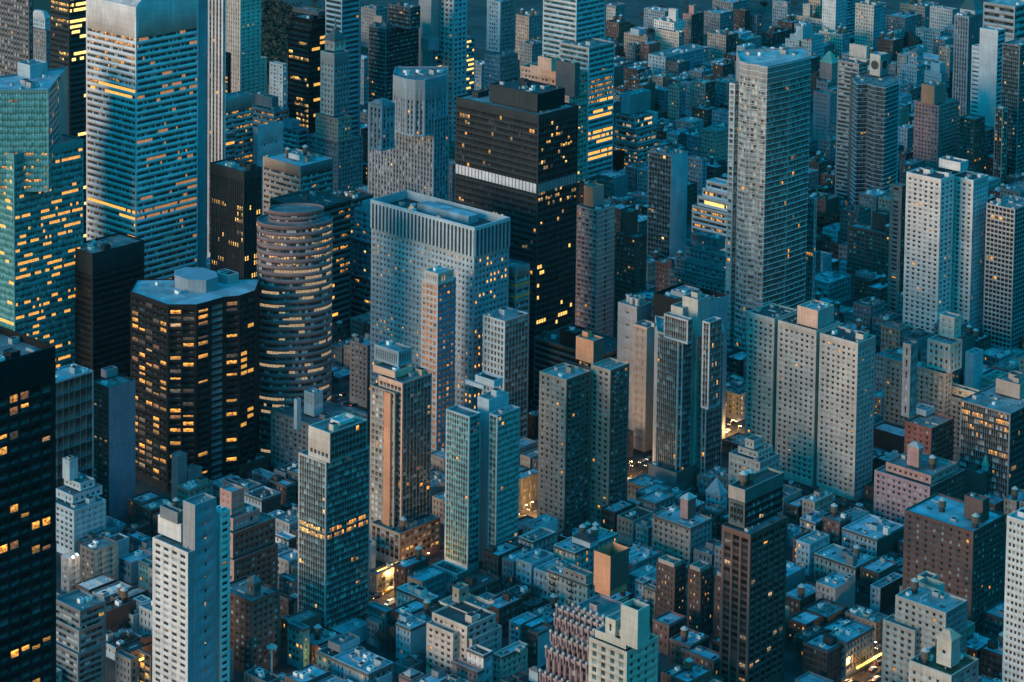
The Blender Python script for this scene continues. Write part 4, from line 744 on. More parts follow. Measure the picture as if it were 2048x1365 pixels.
B(OT, 'tower', 'white tower with dense small dark windows cut by the lower right edge', [T(2085, 1054, 2014, 2120, 110, Pn('wht', bay=1.9, fl=3.1, w=.62, h=.5, d=.25, lit=.0), Pn('lbl', bay=2), roof='r_blu')])
B(AT, 'building', 'brown brick house with a white scalloped roof edge in front of the white small-windowed tower', [T(2066, 1222, 2010, 2110, 62, apt('brn', bay=4, w=.55, lit=.06, lc='lit_pale', top=3.5), None, cornice=.5, cm='wht', roof='r_blu')])
B(AT, 'building', 'pale brick apartment house with curved corner balconies and a cream tank house', [
    T(1892, 1226, 1791, 1936, 'b1415', Pn('bei', bay=3.5, fl=3.0, w=.44, h=.5, lit=.02, d=.22), Pn('slt', bay=4.5, fl=3, w=.2, h=.4, lit=.06), roof='r_mid', slabs=(.01, 200, 'bei')), T(1830, 1262, 1766, 1850, 'y-4', Pn('bei', bay=3.5, fl=3.0, w=.44, h=.5, lit=.03), D=8, nofoot=1, roof='r_gry'),
    T(1871, 1211, 1834, 1889, 'p13', Pn('lim', bay=4, fl=4, w=.3, h=.4, lit=.0), on=0), T(1858.5, 1159, 1835, 1876, 'p30', Bk('crm'), Bk('gry'), roof='r_dk')], jk=1.2)
B(AT, 'building', 'cream brick building with a dark planted roof and a peach tank tower, lower right', [T(1903, 1352, 1818, 1958, 50, Pn('lim', bay=3.5, fl=3.3, w=.36, h=.45, top=3), Pn('slt', bay=4.5), roof='r_grn'), T(1903, 1283, 1874, 1921, 'p56', Pn('crm', bay=6, fl=12, w=.3, h=.15), Bk('gry'), pyr=(3, .3, 'sal'))])  # tank tower's cream and salmon carry the sunset glow
B(AT, 'tower', 'near dark brown tower with stone piers and two pale water tanks on its screened top', [
    T(1501, 1070, 1444, 1575, 'b1400', Vs('brn', bay=5.2, w=.78, gl='gm', sp='dbr', h=.6, fl=3.2, d=.35, lit=.025, lc='lit_pale', top=2), Vs('dbr', bay=4.2, w=.72, gl='gm', sp='dgr', h=.6, fl=3.2, d=.25, lit=.02, lc='lit_pale', top=2)),
    T(1490, 1008, 1458, 1566, 'p52', Gl('dgr', sp='blk', gl='g2', bay=1.7, fl=3.8, h=.6, lit=.08, lc='lit_warm'), Gl('blk', sp='blk', gl='g2', bay=1.7, fl=3.8, h=.6, lit=.02)), T(1490, 981, 1457, 1568, 'p26', Bk('tan'), Bk('dgr'), roof='r_dk', jk=0)])
# ------------------------------------------------------------------ lower buildings between the towers
WB, HB = 'walk_up_building', 'apartment_house'
def LR(u, v, uL, uR, z, s, e, label, roof='r_gry', name=WB, more=(), wp='all', jk=2.4, E=None, **k):
    ss = wal(s, **k) if not isinstance(s, dict) else s
    ee = E or (Bk(e) if e and e[0] == '-' else None)
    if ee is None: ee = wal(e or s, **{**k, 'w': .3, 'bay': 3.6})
    fe = (.12, .55) if 'fire escape' in label and z > 10 else None
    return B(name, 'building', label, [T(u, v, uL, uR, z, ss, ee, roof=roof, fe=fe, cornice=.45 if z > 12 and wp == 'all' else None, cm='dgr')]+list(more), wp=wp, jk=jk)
def bk(k): return dict(E=Bk(k))
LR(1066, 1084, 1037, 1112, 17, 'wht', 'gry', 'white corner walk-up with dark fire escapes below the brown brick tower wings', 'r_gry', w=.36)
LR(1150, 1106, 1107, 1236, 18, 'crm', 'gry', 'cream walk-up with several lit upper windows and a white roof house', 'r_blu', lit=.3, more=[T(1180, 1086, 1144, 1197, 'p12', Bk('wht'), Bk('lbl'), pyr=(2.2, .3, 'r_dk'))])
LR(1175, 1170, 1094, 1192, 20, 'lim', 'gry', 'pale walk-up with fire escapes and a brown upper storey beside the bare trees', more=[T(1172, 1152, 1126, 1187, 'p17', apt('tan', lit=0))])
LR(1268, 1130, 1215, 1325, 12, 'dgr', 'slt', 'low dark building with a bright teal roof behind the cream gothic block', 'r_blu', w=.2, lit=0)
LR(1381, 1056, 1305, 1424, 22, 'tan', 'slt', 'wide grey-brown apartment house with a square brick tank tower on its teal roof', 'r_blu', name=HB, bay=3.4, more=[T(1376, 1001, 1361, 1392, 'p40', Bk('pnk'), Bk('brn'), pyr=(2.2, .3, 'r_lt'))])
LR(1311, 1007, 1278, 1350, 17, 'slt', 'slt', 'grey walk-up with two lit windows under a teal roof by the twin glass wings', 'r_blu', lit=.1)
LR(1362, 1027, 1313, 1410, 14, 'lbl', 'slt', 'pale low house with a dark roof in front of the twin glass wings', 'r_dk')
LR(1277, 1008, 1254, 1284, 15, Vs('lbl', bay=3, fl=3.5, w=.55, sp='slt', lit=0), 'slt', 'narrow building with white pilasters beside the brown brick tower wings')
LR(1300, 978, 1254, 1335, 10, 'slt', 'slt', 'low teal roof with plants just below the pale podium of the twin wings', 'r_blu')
LR(1434, 1026, 1401, 1452, 17, 'brn', 'dbr', 'brown walk-up left of the near dark brown tower', lit=.12)
B(WB, 'building', 'small house with a steep teal pyramid roof left of the two pale water tanks', [T(1440, 992, 1412, 1454, 13, wal('lbl'), None, pyr=(8, .05, 'r_blu'))])
LR(1287, 1166, 1270, 1302, 17, 'lbl', 'blu', 'slim pale blue walk-up with large panes left of the dark brick trio')
LR(1311, 1180, 1288, 1320, 16, 'tan', 'slt', 'slim tan walk-up with an ornate gridded front left of the dark brick trio', bay=1.6, w=.6)
for k, (a, b, c, d, e, t) in enumerate(((1350, 1137, 1313, 1372, 32, 'left'), (1402, 1146, 1376, 1428, 32, 'middle'), (1446, 1156, 1430, 1462, 30, 'right'))):
    B(HB, 'building', t+' of three dark brick houses dotted with small white windows and peaked tops', [T(a, b, c, d, e, Pn('dbr', bay=2.1, fl=3, w=.36, h=.5, lit=.12, lc='lit_pale', d=.15), None), T(a-2, b-9, c+4, d-8, 'p8', old('tan', lit=0))], group='dark brick trio')
for k, (a, b, c, d, e, r, t) in enumerate(((1338, 1250, 1306, 1372, 15, 'r_blu', 'teal roofed house touching the right side of the cream gothic block'), (1380, 1292, 1340, 1418, 15, 'r_blu', 'teal roofed house with a dark hut, second right of the cream gothic block'),
    (1428, 1322, 1362, 1450, 14, 'r_blu', 'broad teal roof left of the near dark brown tower foot'), (1362, 1360, 1322, 1392, 11, 'r_mid', 'grey roof at the bottom edge right of the cream gothic block'), (1425, 1372, 1384, 1450, 9, 'r_gry', 'low roof with railings at the bottom edge beside the near dark brown tower'))):
    LR(a, b, c, d, e, 'brn', 'dbr', t, r, lit=.06)
LR(857, 1202, 793, 878, 15, 'wht', 'dgr', 'white walk-up on the avenue corner behind the white van', 'r_blu', w=.34, lit=.01)
LR(772, 1224, 735, 785, 13, 'tea', 'slt', 'low teal building across the avenue from the white corner walk-up', 'r_blu')
LR(757, 1248, 733, 766, 12, 'slt', 'slt', 'low flat roof at the right foot of the glass tower with the yellow floor', 'r_blu')
LR(821, 1258, 792, 853, 17, 'lbl', 'lbl', 'pale narrow walk-up with a blank blue side and small roof huts', 'r_blu', E=Bk('lbl'), bay=1.9, more=[T(812, 1236, 798, 826, 'p10', Bk('lbl'))])
LR(804, 1264, 780, 808, 12, 'dbr', 'dbr', 'dark strip of a walk-up hung with fire escapes left of the pale narrow one')
B(HB, 'building', 'pale apartment house with a lit roof terrace, awning and square brick roof tower', [
    T(934, 1254, 864, 992, 'b1376', Pn('bei', bay=3.4, fl=3.05, w=.5, h=.5, lit=.03, lc='lit_pale'), Pn('gry', bay=4.2, fl=3.05, w=.5, h=.5), roof='r_dk', jk=.4), T(944, 1280, 930, 1004, 'x2', Pn('bei', bay=3.4, fl=3.05, w=.45, h=.5), Pn('gry', bay=6, fl=3.05, w=.2), W=5, nofoot=1, roof='r_dk', jk=0),
    T(906, 1268, 853, 912, 'y-4', Pn('bei', bay=3.4, fl=3.05, w=.5, h=.5), D=4.2, nofoot=1, jk=0), T(940, 1230, 877, 987, 'p13', Pn('lim', bay=3, fl=3.2, w=.5, h=.6, lit=.25, base=.3, top=.6), Pn('lbl', bay=2.2, fl=3.2, w=.5, h=.6, lit=.35, base=.3, top=.6), on=0), T(918, 1179, 905, 938, 'p30', Pn('tan', bay=5, fl=8, w=.4, h=.3))], jk=1.3)
LR(939, 1181, 900, 998, 15, 'dbr', 'dbr', 'dark flat building with a pale parapet line above the terrace house', 'r_dk', w=.2)
LR(914, 1149, 865, 936, 11, Vs('wht', bay=1.6, fl=3.5, w=.5, sp='dgr', lit=0), 'slt', 'low white colonnaded hall at the foot of the teal glass pair', 'r_dk')
LR(1040, 1250, 1018, 1077, 12, 'lbl', 'lbl', 'small pale blue house with an arched shed roof below the bare trees', 'r_blu')
LR(1076, 1266, 1056, 1105, 17, 'dbr', 'lbl', 'narrow dark fronted walk-up with a pale blue side wall', E=Bk('lbl'))
LR(1003, 1314, 985, 1056, 16, 'lim', 'lim', 'tan walk-up with a broad teal roof and a white lamp on its wall', 'r_blu', more=[T(1040, 1300, 1030, 1052, 'p6', Bk('lim'))])
LR(967, 1311, 934, 986, 20, 'wht', 'lbl', 'white and blue stepped house carrying a roof tank', 'r_dk', E=Pn('lbl', bay=5, fl=5, w=.25, h=.35), w=.2)
LR(955, 1344, 903, 967, 14, 'pnk', 'lbl', 'pink brick house with a rounded terrace at the bottom edge', 'r_mid')
LR(1040, 1392, 985, 1096, 9, 'dgr', 'dgr', 'wide black roof with a small white hut at the bottom edge', 'r_dk', more=[T(1076, 1346, 1058, 1085, 'p24', Bk('lbl'), pyr=(1.5, .3, 'r_gry'))])
LR(737, 1348, 664, 787, 15, 'lbl', 'slt', 'long pale walk-up under a bright teal roof with leaning panels', 'r_blu', w=.34)
LR(664, 1315, 634, 690, 15, 'tea', 'slt', 'grey-teal walk-up with wide windows next to the long pale walk-up', 'r_dk', w=.6, more=[T(680, 1292, 656, 720, 'p15', Bk('slt'), Bk('lbl'))])
LR(757, 1358, 742, 784, 12, 'lbl', 'lbl', 'small white walled roof hut at the bottom edge', 'r_dk', E=Bk('lbl'))
LR(823, 1360, 798, 849, 14, 'pnk', 'dbr', 'pink brick block capped by a domed pale tank at the bottom edge', 'r_dk', E=Bk('brn'), w=.1, more=[T(820, 1352, 808, 836, 'p4', Bk('r_lt'), pyr=(1.8, .3, 'r_lt'))])
LR(607, 1258, 575, 619, 20, 'tea', 'tea', 'narrow grey-green corner building with two glowing lower windows', w=.62, h=.55, lit=.12, lc='lit_gold')
LR(588, 1246, 563, 601, 11, 'slt', 'slt', 'low roof with railings left of the grey-green corner building', 'r_blu')
LR(577, 1198, 557, 585, 16, 'dbr', 'dbr', 'dark brown walk-up right of the dark brown block with the lantern')
LR(592, 1196, 580, 601, 15, 'wht', 'slt', 'sliver of a white walk-up against the glass tower with the yellow floor')
LR(586, 1162, 557, 598, 12, 'slt', 'slt', 'low teal roof tucked between pink stepped house and glass tower', 'r_blu')
LR(535, 1366, 488, 562, 8, 'slt', 'slt', 'low black roof with white framed skylights at the bottom edge', 'r_dk', jk=3)
LR(585, 1372, 545, 605, 7, 'slt', 'slt', 'low roof with a teal glass lid at the bottom edge', 'r_dk', jk=2)
LR(540, 956, 504, 557, 9, 'lbl', 'slt', 'low teal-walled building at the foot of the oval tower', 'r_blu')
LR(573, 972, 538, 592, 14, 'dbr', 'dbr', 'dark house with a teal roof and three lit windows left of the white-topped tower', 'r_blu', lit=.1)
LR(481, 974, 445, 492, 15, 'slt', 'slt', 'open-framed roof behind the pink brick tower top', 'r_dk')
LR(497, 978, 470, 524, 15, 'slt', 'slt', 'dark house with a pale roof rim right behind the pink brick tower top', 'r_gry')
LR(523, 1000, 489, 562, 17, 'lbl', 'dbr', 'walk-up with white dormer windows and a plain dark brick side', 'r_dk', E=Bk('dbr'))
LR(542, 1039, 524, 574, 13, 'lbl', 'dbr', 'small house with a square teal roof beside the pink stepped house', 'r_blu', E=Bk('dbr'))
LR(577, 1079, 550, 593, 16, 'wht', 'dbr', 'white fronted walk-up with an ornate cornice left of the yellow glass floor', 'r_blu')
LR(482, 932, 455, 538, 9, 'dbr', 'dbr', 'long low podium with a teal roof at the foot of the octagonal tower', 'r_blu', E=Bk('dbr'))
LR(282, 1006, 258, 325, 13, 'dbr', 'dbr', 'dark brick building behind the white apartment tower', 'r_blu', w=.2)
B(WB, 'building', 'grey stair tower with a white strip at the foot of the octagonal tower', [T(356, 914, 343, 374, 25, Bk('slt'), None, pyr=(1.5, .3, 'r_gry'))])
B(WB, 'building', 'gabled grey wall right of the stair tower below the octagonal tower', [T(378, 944, 363, 404, 15, Bk('slt'), None, pyr=(2, .1, 'r_gry'))])
LR(262, 1062, 246, 302, 9, 'dbr', 'dbr', 'low dark roof between terraced blue house and white apartment tower', 'r_dk')
LR(285, 1082, 252, 303, 8, 'slt', 'slt', 'low blue-grey roof directly left of the white apartment tower', 'r_blu')
LR(262, 1126, 238, 303, 11, 'blu', 'blu', 'plain blue walled building right of the floodlit twin slabs', 'r_blu', E=Bk('blu'))
LR(298, 1130, 277, 312, 13, 'tea', 'slt', 'teal walk-up peeping out left of the white apartment tower')
LR(1631, 1046, 1600, 1665, 15, 'lbl', 'dbr', 'pale walk-up with black fire escapes right of the near dark brown tower', 'r_blu', E=Bk('dbr'))
LR(1680, 1044, 1644, 1702, 17, 'brn', 'dbr', 'brown walk-up between two pale fire-escape houses', 'r_gry', E=Bk('dbr'))
LR(1754, 1079, 1684, 1809, 16, 'lbl', 'dbr', 'row of pale walk-ups with black fire escapes and a white roof hut', 'r_blu', E=Bk('dbr'), more=[T(1776, 1058, 1766, 1782, 'p14', Bk('wht'))])
LR(1711, 1135, 1629, 1749, 14, 'bei', 'dbr', 'beige walk-up with the brightest blue roof and two small huts', 'r_blu', E=Bk('dbr'), more=[T(1694, 1106, 1680, 1706, 'p10', Bk('slt')), T(1706, 1114, 1692, 1716, 'p9', Bk('slt'), on=0)])
LR(1600, 1202, 1560, 1650, 10, 'dbr', 'dbr', 'low building with a plain blue roof and tall side parapet', 'r_blu', E=Bk('dbr'))
LR(1607, 1084, 1586, 1641, 13, 'brn', 'brn', 'brown house with two glowing windows right of the near dark brown tower', 'r_gry', lit=.3, E=Bk('brn'))
LR(1590, 1142, 1570, 1607, 8, 'lbl', 'slt', 'tiny white shed roof right of the near dark brown tower', 'r_blu')
LR(1655, 1236, 1604, 1696, 10, 'dbr', 'dbr', 'dark low house with grey tanks on its roof', 'r_gry', E=Bk('dbr'), jk=2)
LR(1752, 1246, 1690, 1777, 10, 'slt', 'dgr', 'low house with cluttered roof left of the pale brick balconied house', 'r_mid', jk=3)
LR(1761, 1177, 1741, 1808, 12, 'lbl', 'dbr', 'small pale fronted house with a round roof machine', 'r_gry', E=Bk('dbr'))
LR(1740, 1176, 1700, 1748, 8, 'dbr', 'dbr', 'low dark yard building below the bright blue roof', 'r_dk')
LR(1612, 1250, 1575, 1647, 12, 'dbr', 'dbr', 'dark house with a sunken teal roof beside two lit yellow windows', 'r_blu', lit=.1)
LR(1655, 1302, 1606, 1691, 16, 'dbr', 'dbr', 'dark brick walk-up with a square teal roof at lower right', 'r_blu', E=Pn('dbr', bay=3.4, w=.2))
LR(1693, 1285, 1652, 1748, 17, 'slt', 'slt', 'grey walk-up with black fire escapes above the lit shopfronts', 'r_blu', E=wal('gry', lit=.02))
LR(1640, 1378, 1590, 1668, 7, 'slt', 'slt', 'low peaked teal roof at the bottom edge right of the near dark brown tower', 'r_blu')
# around the right middle
LR(1646, 514, 1612, 1664, 20, 'lbl', 'lbl', 'pale boxy house with a glowing wall lamp right of the tall glass tower', wp='lit', E=Bk('lbl'), w=.15)
LR(1658, 567, 1611, 1702, 17, 'tea', 'tea', 'teal terraced house with wide dark windows under the pale boxy house', 'r_blu', wp='lit', w=.6, bay=5)
LR(1741, 563, 1708, 1779, 22, Pn('dbr', bay=2, w=.3, h=.4, lit=.14, lc='lit_pale'), 'dbr', 'dark house with many white windows and a black roof tank by the brown tower', 'r_blu', wp='lit', more=[T(1741, 551, 1711, 1752, 'p9', Bk('slt'))])
LR(1697, 527, 1679, 1704, 13, 'lbl', 'lbl', 'tiny pale hut-like house above the dark house with the black roof tank', 'r_blu', wp='lit')
LR(1722, 630, 1689, 1776, 13, 'tea', 'slt', 'cluster of teal roofs behind the long white slab', 'r_blu', wp='lit', jk=2)
LR(1668, 622, 1640, 1677, 13, 'slt', 'slt', 'grey wall with a slit window behind the long white slab', 'r_gry', wp='lit')
LR(1692, 494, 1637, 1698, 11, 'dbr', 'dbr', 'dark low houses under trees left of the broad brown brick block', 'r_blu', wp='lit')
LR(1668, 398, 1631, 1681, 11, 'lbl', 'blu', 'pale garden wall building left of the glowing orange shopfront', 'r_gry', wp='lit')
B(WB, 'building', 'small shop with one glowing orange front below the pale-railed balcony tower', [T(1704, 399, 1687, 1716, 9, Gl('dgr', bay=4, fl=5, h=.6, lit=1, lc='lit_gold', base=1), Bk('slt'))])
B(OT, 'building', 'stepped white office building with glowing tiers behind the tall wavy glass tower', [
    T(1474, 432, 1384, 1492, 48, Rb('alu', fl=3.7, h=.5, lit=.35, run=4, lc='lit_warm')), T(1474, 410, 1395, 1490, 'p20', Rb('alu', fl=3.7, h=.5, lit=.5, run=4, lc='lit_gold')), T(1472, 392, 1405, 1490, 'p17', Rb('alu', fl=3.7, h=.5, lit=.35)), T(1470, 374, 1413, 1488, 'p17', Rb('alu', fl=3.7, h=.5, lit=.25), roof='r_blu')])
B(HB, 'building', 'dark stepped apartment house with a ribbed roof block in front of the glowing stepped offices', [
    T(1468, 573, 1338, 1478, 34, apt('slt', lit=.01)), T(1465, 546, 1350, 1475, 'p22', apt('slt', lit=.01)), T(1448, 512, 1370, 1462, 'p24', apt('slt', lit=.02)), T(1437, 478, 1383, 1451, 'p24', Vs('slt', bay=1.6, w=.5), Bk('slt'))])
B(GT, 'tower', 'slender teal glass slab with a blank bright blue end wall', [T(1344, 312, 1297, 1376, 'b548', Gl('slt', sp='gs', gl='g2', fl=3.6, bay=2.4, lit=.03, lc='lit_gold'), Bk('lbl'), roof='r_gry')], jk=1.5)
LR(1404, 320, 1374, 1414, 42, 'blu', 'blu', 'blue-grey terraced house behind the blank bright blue end wall', wp='lit')
LR(1432, 264, 1403, 1459, 46, 'tan', 'tan', 'tall brown apartment house with a few lit windows left of the tall wavy glass tower', wp='lit', lit=.04)
B('warehouse_building', 'building', 'windowless black box building with a row of yellow lights at its foot', [T(1232, 305, 1226, 1274, 20, Bk('blk'), Pn('blk', bay=2.4, fl=2.6, w=.4, h=.8, base=1, top=16, lit=.9, lc='lit_gold'), roof='r_gry')])
B('warehouse_building', 'building', 'low hipped teal roof below the windowless black box', [T(1268, 356, 1229, 1290, 6, Bk('slt'), None, pyr=(4, .4, 'r_blu'))])
LR(1290, 332, 1275, 1310, 11, 'slt', 'slt', 'low building with a lit strip right of the windowless black box', wp='lit', lit=.5, lc='lit_gold')
B(OT, 'building', 'small stepped ziggurat office with softly lit tiers and a blank blue top', [
    T(1276, 292, 1226, 1319, 26, Rb('gry', fl=3.6, h=.5, lit=.4, run=3, lc='lit_pale')), T(1274, 265, 1228, 1313, 'p26', Rb('gry', fl=3.6, h=.5, lit=.4, run=3, lc='lit_pale')), T(1270, 236, 1231, 1306, 'p26', Rb('gry', fl=3.6, h=.5, lit=.5, run=4, lc='lit_pale')), T(1261, 191, 1242, 1302, 'p40', Bk('lbl'), Bk('slt'))])
